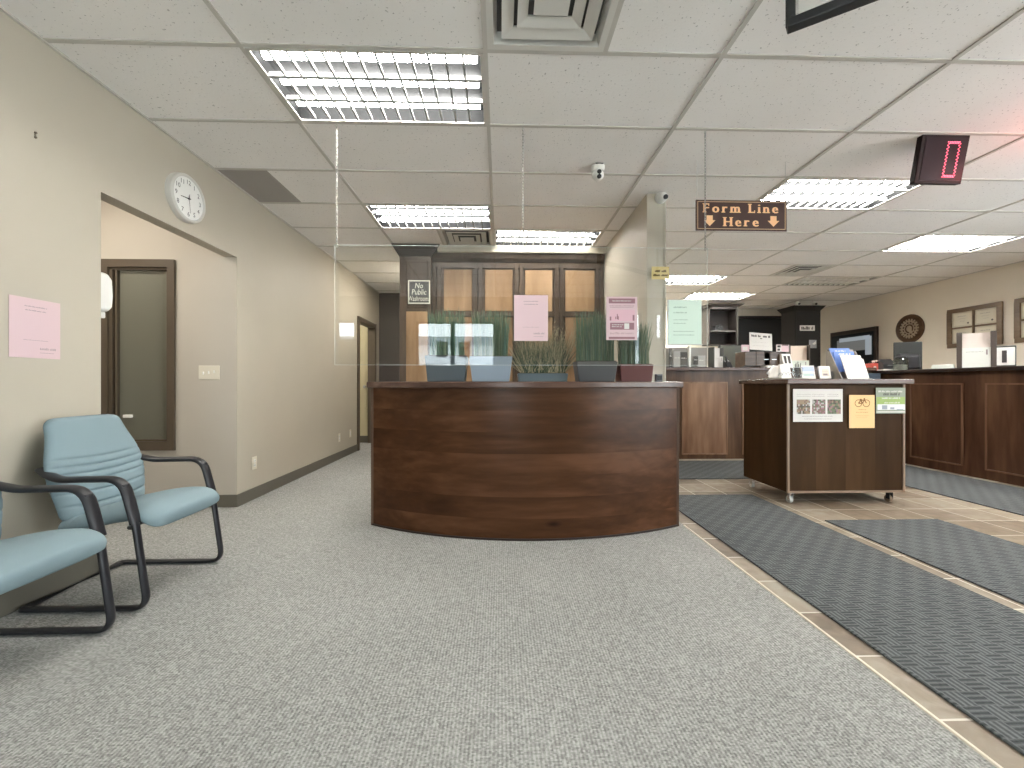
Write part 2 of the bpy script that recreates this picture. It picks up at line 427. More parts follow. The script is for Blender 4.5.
# front wall with its windows, the last an unseen one added for daylight: (x0, x1, z0, z1)
WINS = [(-3.2, -2.78, 1.88, 2.27), (-1.62, -.10, .55, 2.26), (2.62, 2.78, 1.42, 2.45), (3.05, 3.20, 1.9, 2.45), (4.45, 6.9, .3, 2.45)]
fw = []; x = -4.5
for (a, b_, c, d) in WINS:
    fw += [(x, a, ZF - .1, ZF, 0, TOP), (a, b_, ZF - .1, ZF, 0, c), (a, b_, ZF - .1, ZF, d, TOP)]; x = b_
fw.append((x, 7.3, ZF - .1, ZF, 0, TOP))
wall('wall_front', CREAM, *fw)
DKFRAME = mat('dark_window_frame', (.03, .035, .045), .4)
for i, (a, b_, c, d) in enumerate(WINS):
    w = MB(); t = .035; y0, y1 = ZF - .08, ZF - .01
    w.box(a, b_, y0, y1, c, c + t).box(a, b_, y0, y1, d - t, d).box(a, a + t, y0, y1, c, d).box(b_ - t, b_, y0, y1, c, d)
    for mx in ((-.92,) if i == 1 else (5.2, 6.1) if i == 4 else ()):
        w.box(mx - .04, mx + .04, y0, y1, c, d)
    fr = struct(w.build(f'window_{i + 1}', DKFRAME, bevel=.004))
    MB().box(a + .02, b_ - .02, ZF - .05, ZF - .044, c + .02, d - .02).build('window_pane', PANE, fr)
for o_, lab, m_ in ((-1.125, 'grey notice taped on the entrance window glass', mat('grey_notice', (.45, .46, .47), .8)), (-.70, 'red notice taped on the entrance window glass', mat('red_notice', (.55, .16, .17), .8))):
    b = MB().box(-.11, .11, -.001, .001, -.15, .15); b.use(1).rect(-.08, .08, .05, .1, .0015).rect(-.08, .08, -.1, 0, .0015)
    tag(b.build('window_notice', [m_, PAPER], loc=(o_, ZF - .036, 1.72)), lab, 'notice')

for k, (a, b_, c, d) in enumerate(ADDED_SIDE_WINS):  # frames and panes of the added right-wall windows
    w = MB(); t = .04
    w.box(7.22, 7.28, a, b_, c, c + t).box(7.22, 7.28, a, b_, d - t, d).box(7.22, 7.28, a, a + t, c, d).box(7.22, 7.28, b_ - t, b_, c, d)
    fr = struct(w.build(f'window_{k + 7}', DKFRAME, bevel=.004)); MB().box(7.247, 7.253, a + .02, b_ - .02, c + .02, d - .02).build('window_pane', PANE, fr)
# panelled wall behind the bow counter
pw = struct(MB().box(-1.22, 1.305, 5.20, 5.27, 0, TOP).build('wall_panelled', FRAMEWOOD))
cols = [(-.70, -.35), (-.19, .155), (.31, .655), (.815, 1.185)]
for (a, b_) in cols:
    for (c, d) in ((1.96, 2.475), (1.0, 1.885), (.12, .9)):
        MB().box(a, b_, 5.188, 5.2, c, d).build('panel', PINE, pw, bevel=.006)
fr = MB(); yy = 5.165
for xc in (-.785, -.27, .2325, .735, 1.245):
    fr.box(xc - (.055 if xc < 1.2 else .05), xc - .008, yy, 5.2, .02, 2.55).box(xc + .008, xc + (.055 if xc < 1.2 else .05), yy, 5.2, .02, 2.55)
fr.build('stile', FRAMEWOOD, pw, bevel=.003)
for (c, d) in ((2.49, 2.56), (1.895, 1.95), (.91, .99), (.02, .11)):
    MB().box(-.84, 1.295, yy + .004, 5.2, c, d).build('rail', FRAMEWOOD, pw, bevel=.003)
MB().prism([(5.2, 2.66), (5.10, 2.66), (5.12, 2.60), (5.165, 2.565), (5.2, 2.565)], 'x', -.84, 1.295).build('cornice', FRAMEWOOD, pw)
# square post that ends the panelled wall
post = struct(MB().box(-1.22, -.84, 5.08, 5.2, 0, 2.60).build('wall_post', FRAMEWOOD, bevel=.004))
MB().box(-1.14, -.88, 5.068, 5.08, 1.98, 2.55).build('panel', FRAMEWOOD, post, bevel=.006)
MB().box(-1.14, -.88, 5.068, 5.08, 1.0, 1.93).build('panel', PINE, post, bevel=.006)
MB().hexa([(-1.225, 5.075, 2.60), (-.835, 5.075, 2.60), (-.835, 5.2, 2.60), (-1.225, 5.2, 2.60)], [(-1.31, 5.03, 2.735), (-.73, 5.03, 2.735), (-.73, 5.2, 2.735), (-1.31, 5.2, 2.735)]).build('cornice', wood('dark_cornice', (.03, .024, .02), (.05, .038, .03), (.07, .055, .045), 'x'), post)
struct(MB().box(-.76, 1.305, 5.06, 5.2, 2.655, CE).build('trim_2', CREAM))
struct(MB().box(1.458, 1.472, 3.652, 3.664, 0, CE).build('trim_3', CREAM))
# baseboards
bl = MB(); t = .012; bz = .105
for (y0, y1) in ((-.4, 2.409), (3.621, 6.60)): bl.box(-2.25, -2.25 + t, y0, y1, 0, bz)
struct(bl.build('baseboard_left', BASE, bevel=.003))
struct(MB().box(-3.85, -2.25 + t, 3.621 - t, 3.621, 0, bz).build('baseboard_alcove', BASE, bevel=.003))
struct(MB().box(-2.25, -1.22, 7.788, 7.8, 0, bz).build('baseboard_hall', BASE))
# door opening at the end of the left wall, with brown casing and a door standing open inside
d1 = struct(MB().box(-2.36, -2.225, 6.60, 6.675, 0, 2.12).box(-2.36, -2.225, 7.475, 7.55, 0, 2.12).box(-2.36, -2.225, 6.60, 7.55, 2.05, 2.12).build('door_1', BROWNTRIM, bevel=.004))
MB().box(-3.6, -2.36, 7.55, 7.6, .01, 2.10).build('door_leaf', paint('cream_yellow', (.62, .55, .36)), d1, bevel=.003)
MB().box(-3.6, -2.36, 7.53, 7.55, .0, .12).build('kick_plate', BASE, d1)
hb = MB().cyl((-2.42, 7.55, 1.0), (-2.42, 7.50, 1.0), .012).ball((-2.42, 7.49, 1.0), .028); hb.build('door_handle', METAL, d1)
struct(MB().box(-3.8, -2.36, 6.4, 6.5, 0, TOP).box(-3.9, -3.8, 6.4, 7.7, 0, TOP).box(-3.9, -2.36, 7.62, 7.7, 0, TOP).build('wall_side_room', CREAM))

# alcove window (brown frame, tan blind behind glass)
w = MB(); y0 = 3.598
w.box(AX0, AX1, y0, 3.66, AZ1 - .065, AZ1).box(AX0, AX1, y0, 3.66, AZ0, AZ0 + .075).box(AX0, AX0 + .06, y0, 3.66, AZ0 + .075, AZ1 - .065).box(AX1 - .058, AX1, y0, 3.66, AZ0 + .075, AZ1 - .065)
aw = struct(w.build('window_6', BROWNTRIM))
w = MB(); a0, a1, c0, c1 = AX0 + .06, AX1 - .058, AZ0 + .075, AZ1 - .065
w.box(a0, a0 + .025, 3.615, 3.66, c0, c1).box(a0, a1, 3.615, 3.66, c1 - .02, c1).box(a0, a1, 3.612, 3.66, c0, c0 + .018)
w.box(a0 + .045, a0 + .06, 3.618, 3.66, c0, c1)
w.build('sash', BROWNTRIM, aw, bevel=.003)
MB().box(a0, a1, 3.650, 3.660, c0, c1).build('blind', mat('tan_blind', (.20, .18, .14), .6), aw)
MB().box(a0 + .06, a1, 3.632, 3.637, c0, c1).build('window_pane', PANE, aw)
lt = MB().box(-3.185, -3.125, 3.60, 3.632, .765, .79); lt.build('latch', WHITE, aw, bevel=.004)

# ------------------------------------------------------------------ ceiling: lay-in tiles on a grid
GX0, GW, GY0, GD = -1.296, 1.22, 2.11, .61
def gx(i): return GX0 + GW * i
def gy(j): return GY0 + GD * (j - 1)            # j as counted in the photo (1 = nearest line in front of the first light)
LIGHTS = [  # column, row, lit, label
    (0, 1, 1, 'large bright louvered ceiling light nearest the clock wall, over the waiting area carpet'),
    (0, 4, 2, 'louvered ceiling light beside the small square vent, above the left end of the bow counter'),
    (1, 5, 2, 'louvered ceiling light touching the cream pier, just in front of the wood panelled wall'),
    (3, 3, 1, 'bright louvered ceiling light behind the hanging brown Form Line sign'),
    (5, 5, 1, 'louvered ceiling light closest to the office wall with framed certificates'),
    (3, 8, 1, 'louvered ceiling light just right of the cream pier, above the back service counter'),
    (4, 10, 1, 'farthest lit louvered ceiling light, above the green notice and open shelf cabinet'),
    (5, 8, 0, 'unlit grey louvered ceiling light behind the open square vent of the office'),
]
ADDED_LIGHTS = [(4, -2), (4, -5), (5, 2)]             # same fixtures out of view, added to brighten the room
VENTS = [(1, 0, 'big white stepped square ceiling vent overhead, cut by the top of the frame', 'L'), (0, 5, 'small white square ceiling vent beside the light above the bow counter', 'R'), (4, 7, 'square ceiling vent with dark slots over the office service counter', 'R')]
GREYT = (-1, 3)
skip = {(i, j) for i, j, *_ in LIGHTS} | set(ADDED_LIGHTS)
half = {(i, j): s for i, j, _, s in VENTS}
XMIN, XMAX, YMIN, YMAX = -4.5, 7.2, ZF, 9.2
b = MB(); zc = CE + .006; g = .012
for i in range(-3, 8):
    for j in range(-8, 14):
        x0, x1, y0, y1 = gx(i), gx(i + 1), gy(j), gy(j + 1)
        if (i, j) in skip: continue
        if (i, j) in half:
            if half[(i, j)] == 'L': x0 += .61
            else: x1 -= .61
        if (i, j) == GREYT: x0, x1 = -1.85, gx(0)
        x0, x1, y0, y1 = max(x0, XMIN), min(x1, XMAX), max(y0, YMIN), min(y1, YMAX)
        if x1 - x0 > .02 and y1 - y0 > .02: b.box(x0, x1, y0, y1, zc, zc + .015)
struct(b.build('ceiling', CEIL))
struct(MB().box(-4.6, 7.3, ZF - .1, 9.3, TOP, TOP + .05).build('ceiling_slab', mat('concrete', (.3, .3, .3), .9)))  # unseen slab, added to stop sky light leaking between the tiles
b = MB()
for i in range(-2, 8):
    b.box(gx(i) - g, gx(i) + g, YMIN, YMAX, CE - .001, zc + .004)
for j in range(-7, 13):
    b.box(XMIN, XMAX, gy(j) - g, gy(j) + g, CE, zc + .003)
for (i, j), s in half.items():
    xm = gx(i) + .61; b.box(xm - g, xm + g, gy(j), gy(j + 1), CE - .0005, zc + .002)
b.box(-2.26, -2.235, -.4, 7.8, CE - .004, zc); b.box(7.175, 7.2, YMIN, YMAX, CE - .004, zc)
struct(b.build('trim_4', GRID))
# one grey replacement tile by the clock
b = MB().box(-2.25, -1.853, gy(3) + g, gy(4) - g, CE + .004, CE + .02)
tag(b.build('ceiling_tile', paint('grey_tile', (.36, .335, .31), .8)), 'darker grey ceiling tile against the left wall above the round clock', 'ceiling tile')

def louver_light(i, j, lit, label, proto={}):
    x0, x1, y0, y1 = gx(i) + g, gx(i + 1) - g, gy(j) + g, gy(j + 1) - g
    cx, cy = (x0 + x1) / 2, (y0 + y1) / 2
    if lit in proto: return dup(proto[lit], (cx, cy, CE), label)
    t = thing('ceiling_light', label, 'ceiling light', (cx, cy, CE), group='louvered ceiling lights')
    hx, hy = (x1 - x0) / 2, (y1 - y0) / 2
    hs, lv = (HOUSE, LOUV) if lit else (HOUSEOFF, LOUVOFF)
    b = MB(); d = .09
    b.box(-hx, hx, -hy, hy, d, d + .004).box(-hx, -hx + .004, -hy, hy, .004, d).box(hx - .004, hx, -hy, hy, .004, d)
    b.box(-hx, hx, -hy, -hy + .004, .004, d).box(-hx, hx, hy - .004, hy, .004, d)
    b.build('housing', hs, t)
    b = MB(); w = .016
    b.box(-hx, hx, -hy, -hy + w, -.003, .004).box(-hx, hx, hy - w, hy, -.003, .004).box(-hx, -hx + w, -hy + w, hy - w, -.003, .004).box(hx - w, hx, -hy + w, hy - w, -.003, .004)
    b.build('frame', GRID, t)
    b = MB(); iy = hy - w; ix = hx - w
    for k in (-1, 1):                                  # row dividers, narrow V section
        yk = k * iy / 3
        b.prism([(yk - .011, .0), (yk + .011, .0), (yk + .003, .028), (yk - .003, .028)], 'x', -ix, ix)
    for k in range(1, 13):                             # cross blades
        xk = -ix + 2 * ix * k / 13
        b.prism([(xk - .006, .002), (xk + .006, .002), (xk + .0015, .026), (xk - .0015, .026)], 'y', -iy, iy)
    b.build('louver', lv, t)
    for k in (-1, 0, 1):
        yk = k * 2 * iy / 3
        MB().cyl((-ix + .02, yk, .052), (ix - .02, yk, .056), .022, n=16).build('tube', (TUBEOFF, TUBE, TUBEDIM)[lit], t)
    proto[lit] = t
    return t
for q in LIGHTS: louver_light(*q)
for k, (i, j) in enumerate(ADDED_LIGHTS): louver_light(i, j, 1, ['louvered ceiling light over the mats at the right, out of the photo', 'louvered ceiling light near the front windows on the right side', 'louvered ceiling light close to the glazed right wall'][k])

def square_vent(i, j, label, s):
    cx = gx(i) + (.305 if s == 'L' else .915); cy = gy(j) + .305
    t = thing('ceiling_vent', label, 'air vent', (cx, cy, CE), group='square ceiling vents')
    MB().box(-.29, .29, -.29, .29, .05, .054).build('backing', VOID, t)
    def ring(a0, z0, a1, z1, name, tk=.006):
        b = MB(); P = lambda a, z: [(-a, -a, z), (a, -a, z), (a, a, z), (-a, a, z)]
        o0, o1 = P(a0, z0), P(a1, z1); i0, i1 = P(a0, z0 + tk), P(a1, z1 + tk)
        for k in range(4):
            n = (k + 1) % 4
            b.add([o0[k], o0[n], o1[n], o1[k], i0[k], i0[n], i1[n], i1[k]], [(0, 1, 2, 3), (7, 6, 5, 4), (0, 4, 5, 1), (3, 2, 6, 7), (0, 3, 7, 4), (1, 5, 6, 2)], False)
        return b.build(name, VENTW, t)
    ring(.293, -.001, .262, -.001, 'frame', .01)
    ring(.262, .0, .245, .05, 'frame', .004)
    ring(.222, -.004, .166, .008, 'vane'); ring(.150, -.009, .102, .003, 'vane')
    MB().box(-.078, .078, -.078, .078, -.014, -.008).build('vane', VENTW, t)
    return t
for q in VENTS: square_vent(*q)

# ------------------------------------------------------------------ floor mats
def floor_mat(x0, x1, y0, y1, label, chamfer=0):
    b = MB(); P = [(x0, y0), (x1, y0), (x1, y1), (x0, y1)]
    b.prism(P, 'z', .001, .009)
    o = b.build('floor_mat', WEAVE, bevel=.003)
    return tag(o, label, 'floor mat', 'grey entrance mats')
floor_mat(1.475, 2.375, -.6, 3.86, 'long grey basket-weave mat running beside the carpet edge past the bow counter')
floor_mat(2.485, 3.375, -.4, 3.115, 'grey basket-weave mat whose far end stops just short of the wheeled kiosk')
floor_mat(1.6, 4.05, 4.52, 5.58, 'grey mat lying along the foot of the back service counter')
floor_mat(4.16, 5.22, 1.2, 5.55, 'grey mat lying along the foot of the right-hand service counter')

# ------------------------------------------------------------------ bow-front reception counter
ctr = thing('reception_counter', 'dark wood bow-front reception counter standing at the carpet edge under the clear hanging screen', 'counter', (.180, 3.08, 0), R(-2.2))
hw, sag = 1.13, .30
RAD = (hw * hw + sag * sag) / (2 * sag); CY = -sag + RAD
def arc(r, a0, a1, n): return [(r * math.sin(a0 + (a1 - a0) * i / n), CY - r * math.cos(a0 + (a1 - a0) * i / n)) for i in range(n + 1)]
AH = math.asin(hw / RAD)
def bow(r0, r1, z0, z1, ah, n=48):
    o, i_ = arc(r0, -ah, ah, n), arc(r1, -ah, ah, n); b = MB()
    vs = [(x, y, z0) for x, y in o] + [(x, y, z1) for x, y in o] + [(x, y, z0) for x, y in i_] + [(x, y, z1) for x, y in i_]
    m = n + 1; fs = []
    for k in range(n):
        fs += [(k, k + 1, m + k + 1, m + k), (2 * m + k + 1, 2 * m + k, 3 * m + k, 3 * m + k + 1), (m + k, m + k + 1, 3 * m + k + 1, 3 * m + k), (k + 1, k, 2 * m + k, 2 * m + k + 1)]
    fs += [(0, m, 3 * m, 2 * m), (n, 2 * m + n, 3 * m + n, m + n)]
    return b.add(vs, fs, True)
bow(RAD, RAD - .03, .012, 1.022, AH).build('front_panel', WALNUT, ctr)
bow(RAD + .006, RAD - .02, 0, .014, AH).build('base_strip', mat('dark_base', (.02, .012, .01), .5), ctr)
for s in (-1, 1):
    MB().box(s * hw - .012, s * hw + .012, -.004, .024, 0, 1.022).build('edge_trim', wood('edge_trim_wood', (.05, .03, .02), (.09, .055, .038), (.13, .085, .06), 'z'), ctr, bevel=.003)
    MB().box(s * hw - .012, s * hw + .012, .024, .47, 0, 1.022).build('side_panel', WALNUT_V, ctr, bevel=.003)
o = arc(RAD + .035, -AH - .012, AH + .012, 48)
b = MB(); b.prism(o + [(hw + .03, .50), (-hw - .03, .50)], 'z', 1.022, 1.067)
b.build('countertop', EDGE, ctr, bevel=.008, bseg=3)
MB().box(-hw + .02, hw - .02, .44, .46, .05, 1.02).build('back_panel', WALNUT_V, ctr)
CT = 1.0672

# ------------------------------------------------------------------ hanging acrylic screen, chains, papers on it
PY = 2.745
px0, px1, pz0, pz1 = -1.077, 1.385, 1.176, 1.957
scr = thing('hanging_screen', 'wide clear acrylic screen hanging on white chains over the bow counter', 'screen', ((px0 + px1) / 2, PY, pz0))
hw2, hh2 = (px1 - px0) / 2, pz1 - pz0
MB().box(-hw2, hw2, -.002, .002, 0, hh2).build('sheet', CLEAR, scr)
b = MB(); e = .0022
b.box(-hw2 - e, -hw2, -e, e, -e, hh2 + e).box(hw2, hw2 + e, -e, e, -e, hh2 + e).box(-hw2, hw2, -e, e, hh2, hh2 + e).box(-hw2, hw2, -e, e, -e, 0)
b.build('edge', ACREDGE, scr)
CHAIN = mat('white_chain', (.34, .33, .31), .6)
for cxx, lab in ((-1.065, 'white chain over the left end of the clear screen, below the big light'), (.151, 'white chain holding the middle of the clear screen'), (1.372, 'thin white chain crossing the letter F of the brown hanging sign')):
    b = MB(); n = 0; z = pz1 + .004 - .02
    top = CE - .012
    while z < top:
        Mx = Matrix.Rotation(R(90 if n % 2 else 0) + R(12), 4, 'Z')
        b.torus((0, 0, z - pz1 + .012), .0058, .0016, Mx, 10, 5, 2.1); z += .0195; n += 1
    b.cyl((0, 0, CE - pz1 - .03), (0, 0, CE - pz1 - .001), .002, n=6)
    tag(b.build('hanging_chain', CHAIN, loc=(cxx, PY, pz1)), lab, 'chain', 'chains of the clear screen')

def flyer(name, label, cat, loc, w, h, mats, marks, rz=0, tilt=0, th=.0012, roll=0, group=None, bevel=0):
    """sheet in its own xz-plane facing -y; marks(b) draws the print"""
    b = MB().box(-w / 2, w / 2, -th, 0, -h / 2, h / 2)
    marks(b, w, h, -th - .0006)
    o = b.build(name, mats, loc=loc, rot=(tilt, roll, rz), bevel=bevel)
    return tag(o, label, cat, group)

def pink_qr(b, w, h, y):           # the square code itself is left out
    b.use(1).scribble(-w * .22, w * .22, h * .365, h * .022, y, 3).scribble(-w * .21, w * .21, h * .30, h * .022, y, 4)
    b.scribble(-w * .24, w * .24, -h * .20, h * .012, y, 5)
    b.scribble(w * .08, w * .40, -h * .335, h * .045, y, 6, .5).scribble(w * .08, w * .36, -h * .405, h * .014, y, 7)
flyer('paper_notice', 'pink paper notice taped on the cream wall above the near blue chair', 'notice', (-2.248, 2.078, 1.318), .222, .285, [PINK, GREYINK], pink_qr, R(90), group='pink notices')
flyer('paper_notice', 'pink paper notice taped on the clear screen over the bushy plant', 'notice', (.204, PY - .003, 1.486), .224, .302, [PINK, GREYINK], pink_qr, group='pink notices')
def pink_poster(b, w, h, y):
    X = lambda f: (f - .5) * w; Z = lambda f: (.5 - f) * h
    b.use(1).rect(X(.08), X(.93), Z(.155), Z(.04), y)
    b.use(2).scribble(X(.2), X(.8), Z(.095), h * .03, y - .0004, 11)
    b.use(1).scribble(X(.1), X(.9), Z(.21), h * .022, y, 12).scribble(X(.12), X(.85), Z(.245), h * .016, y, 13)
    b.use(3).rect(X(.1), X(.92), Z(.56), Z(.3), y)
    b.use(1)
    for a, c in ((.29, .46), (.34, .40)): b.rect(X(a), X(a + .03), Z(.52), Z(c), y - .0004)
    b.rect(X(.37), X(.40), Z(.53), Z(.45), y - .0004).rect(X(.11), X(.16), Z(.55), Z(.46), y - .0004).rect(X(.85), X(.91), Z(.55), Z(.42), y - .0004)
    b.rect(X(.12), X(.9), Z(.76), Z(.60), y); b.use(2).rect(X(.58), X(.74), Z(.745), Z(.615), y - .0004).scribble(X(.18), X(.55), Z(.645), h * .025, y - .0004, 14).scribble(X(.18), X(.5), Z(.69), h * .025, y - .0004, 15)
    b.use(1).scribble(X(.12), X(.9), Z(.84), h * .05, y, 16, .35)
    b.rect(X(.08), X(.92), Z(.975), Z(.925), y)
flyer('information_poster', 'pink information poster with dark heading bar on the clear screen', 'poster', (.808, PY - .003, 1.486), .207, .288, [PINK, MAUVE, PAPER, mat('pale_pink_print', (.70, .45, .51), .8)], pink_poster)
def mint_notice(b, w, h, y):
    b.use(1)
    for k, (f, e, hh) in enumerate(((.34, .05, .030), (.22, .06, .030), (.06, .10, .02), (-.02, .02, .02), (-.20, .28, .02), (-.28, .28, .02))):
        b.scribble(-w * .34, w * e, h * f, h * hh, y, 30 + k)
    b.use(2).box(-w * .52, w * .52, -.004, .003, -h * .51, -h * .485).box(-w * .52, -w * .49, -.004, .003, -h * .5, h * .5)
flyer('paper_notice', 'pale green notice hanging on the right end of the clear screen', 'notice', (1.232, PY - .004, 1.461), .226, .298, [MINT, mat('green_ink', (.22, .32, .25), .8), ACREDGE], mint_notice)
def yellow_notice(b, w, h, y):
    b.use(1).scribble(-w * .32, w * .34, h * .16, h * .2, y, 41, 1).scribble(-w * .42, w * .42, -h * .16, h * .2, y, 42, 1)
flyer('yellow_sign', 'small yellow card with two lines of print on the end of the cream pier', 'sign', (1.418, 3.645, 2.033), .155, .112, [YELLOW, mat('olive_ink', (.16, .11, .035), .7)], yellow_notice, th=.004)
def washroom(b, w, h, y):
    t = w * .055; X, Z = w / 2, h / 2
    b.use(1).rect(-X, X, Z - t, Z, y).rect(-X, X, -Z, -Z + t, y).rect(-X, -X + t, -Z, Z, y).rect(X - t, X, -Z, Z, y)
    b.text('No', h * .33, 0, h * .26, y, sx=.8, shear=.15).text('Public', h * .33, 0, -h * .01, y, sx=.8, shear=.15).text('Washrooms', h * .31, 0, -h * .285, y, sx=.60, shear=.1)
flyer('washroom_sign', 'small dark No Public Washrooms sign on the wooden post', 'sign', (-.978, 5.055, 2.16), .265, .285, [mat('sign_grey', (.035, .035, .033), .5), mat('sign_cream', (.62, .60, .50), .6)], washroom, th=.008)

# ------------------------------------------------------------------ planters on the counter
GRN = [mat('grass_green', (.09, .15, .085), .6), mat('grass_blue_green', (.08, .15, .11), .6), mat('grass_pale', (.20, .25, .16), .6)]
def grass(xw, yw, z0, hgt, n, seed, mats, bend=.05, wid=.004):
    r = random.Random(seed); b = MB()
    for _ in range(n):
        x, y = r.uniform(-xw, xw), r.uniform(-yw, yw); hh = hgt * r.uniform(.72, 1.05)
        a = r.uniform(0, 6.28); bx, by = math.cos(a) * bend * r.random() + x * .12, math.sin(a) * bend * r.random() + y * .12
        w = wid * r.uniform(.6, 1.2); wa = r.uniform(0, 3.14); wx, wy = math.cos(wa) * w, math.sin(wa) * w
        b.use(r.choice((0, 0, 1, 1, 2)))
        vs = []
        for t in (0, .4, .75, 1):
            k = t * t; q = (1 - t * .85)
            vs += [(x + bx * k - wx * q, y + by * k - wy * q, z0 + hh * t), (x + bx * k + wx * q, y + by * k + wy * q, z0 + hh * t)]
        b.add(vs, [(0, 1, 3, 2), (2, 3, 5, 4), (4, 5, 7, 6)], True)
    return b
def planter(label, loc, w0, w1, d, h, pm, rim=.012):
    t = thing('potted_grass', label, 'plant', loc, group='planters along the bow counter')
    b = MB(); a0, a1 = w0 / 2, w1 / 2; d0, d1 = d / 2 * w0 / w1, d / 2
    b.hexa([(-a0, -d0, 0), (a0, -d0, 0), (a0, d0, 0), (-a0, d0, 0)], [(-a1, -d1, h), (a1, -d1, h), (a1, d1, h), (-a1, d1, h)])
    b.build('pot', pm, t, bevel=.006)
    MB().box(-a1 + .012, a1 - .012, -d1 + .012, d1 - .012, h - .005, h + .004).build('soil', mat('soil', (.03, .022, .015), .95), t)
    return t
P1 = mat('charcoal_pot', (.055, .07, .08), .5); P2 = mat('blue_grey_pot', (.22, .27, .33), .35); P3 = mat('slate_pot', (.10, .135, .15), .5); P4 = mat('graphite_pot', (.075, .075, .078), .5); P5 = mat('maroon_pot', (.11, .035, .032), .45)
t = planter('grass planter in a charcoal pot at the left end of the counter row', (-.388, 3.06, CT), .265, .30, .17, .185, P1)
grass(.12, .06, .185, .335, 560, 1, GRN, .03).build('foliage', GRN, t)
t = planter('tall grass in a pale blue-grey tapered pot next to the charcoal pot', (-.067, 3.05, CT), .265, .31, .17, .18, P2)
grass(.12, .06, .18, .335, 560, 2, GRN, .03).build('foliage', GRN, t)
t = planter('tall dark green grass in a graphite pot right of the bushy plant', (.697, 3.05, CT), .26, .30, .17, .146, P4)
grass(.13, .06, .146, .365, 640, 3, GRN, .04).build('foliage', GRN, t)
t = planter('grass in a maroon pot, last of the row beside the pier', (.985, 3.05, CT), .225, .245, .17, .125, P5)
grass(.10, .06, .125, .30, 420, 4, GRN, .05).build('foliage', GRN, t)
# bushy ornamental grass with straw plumes
t = planter('bushy ornamental grass with straw plumes in a low slate trough', (.318, 3.14, CT), .36, .375, .13, .062, P3)
b = MB(); r = random.Random(9)
SHRUB = [mat('shrub_dark', (.03, .05, .028), .7), mat('shrub_olive', (.10, .115, .06), .7), mat('shrub_straw', (.32, .27, .17), .8)]
for k in range(950):
    x, y = r.uniform(-.16, .16), r.uniform(-.05, .05); a = r.gauss(x * 1.5, .42); L = r.uniform(.14, .33)
    up = math.cos(a * .8); sx = math.sin(a * .8); yy = r.uniform(-.3, .3) * .35
    b.use(0 if L < .18 else r.choice((1, 1, 2, 2, 0)))
    w = .0028; vs = []
    for q in (0, .5, 1):
        wv = w * (1.1 - q); droop = -.05 * q * q * abs(sx)
        vs += [(x + sx * L * q - wv, y + yy * q * L, .062 + up * L * q + droop), (x + sx * L * q + wv, y + yy * q * L, .062 + up * L * q + droop)]
    b.add(vs, [(0, 1, 3, 2), (2, 3, 5, 4)], True)
for k in range(70):                                   # plumes
    x = r.uniform(-.02, .15); a = r.gauss(.35, .3); L = r.uniform(.26, .40)
    for q in (.72, .8, .88, .96):
        p = Vector((x + math.sin(a) * L * q, r.uniform(-.05, .05), .062 + math.cos(a) * L * q)); b.use(2)
        for s in (-1, 1):
            tip = p + Vector((s * .012, r.uniform(-.01, .01), .03))
            b.add([p + Vector((-.0014, 0, 0)), p + Vector((.0014, 0, 0)), tip], [(0, 1, 2)], False)
b.build('foliage', SHRUB, t)
# small grey card box at the pier end of the counter
b = MB().box(-.022, .022, -.02, .02, 0, .055); b.use(1).box(-.018, .018, -.0215, -.02, .01, .045)
tag(b.build('card_box', [mat('grey_box', (.15, .16, .17), .5), DARK], loc=(1.155, 3.0, CT), bevel=.003), 'tiny grey card box beside the maroon pot', 'box')

# ------------------------------------------------------------------ blue sled chairs
def cushion(P, hwid, thick, N, nu=26, nv=52, groove=None, pw=4.0):
    """padded pad along a profile: P(t) point, N(t) front normal, hwid(t) half width"""
    b = MB(); rows = []
    for side in (1, -1):
        for j in range(nv + 1):
            t = j / nv; p, n = P(t), N(t); w = hwid(t)
            for i in range(nu + 1):
                s = -1 + 2 * i / nu; s = math.copysign(1 - (1 - abs(s)) ** 1.5, s) if abs(s) > 0 else 0
                edge = (max(0, 1 - abs(s) ** pw)) ** .5
                ee = min(1, (min(t, 1 - t) / .06)); ee = (1 - (1 - ee) ** 2) ** .5
                d = thick * edge * ee * (.62 if side > 0 else .38)
                if side > 0 and groove: d -= groove(s, t) * edge
                rows.append(p + n * (side * d) + Vector((0, s * w, 0)))
    m = nu + 1; K = (nv + 1) * m; fs = []
    for j in range(nv):
        for i in range(nu):
            a = j * m + i
            fs += [(a, a + 1, a + m + 1, a + m), (K + a + m, K + a + m + 1, K + a + 1, K + a)]
    for j in range(nv):
        fs += [(j * m, (j + 1) * m, K + (j + 1) * m, K + j * m), ((j + 1) * m + nu, j * m + nu, K + j * m + nu, K + (j + 1) * m + nu)]
    fs += [(i + 1, i, K + i, K + i + 1) for i in range(nu)] + [(nv * m + i, nv * m + i + 1, K + nv * m + i + 1, K + nv * m + i) for i in range(nu)]
    return b.add(rows, fs, True)
def smooth(a, b_, t):
    t = max(0, min(1, (t - a) / (b_ - a))); return t * t * (3 - 2 * t)
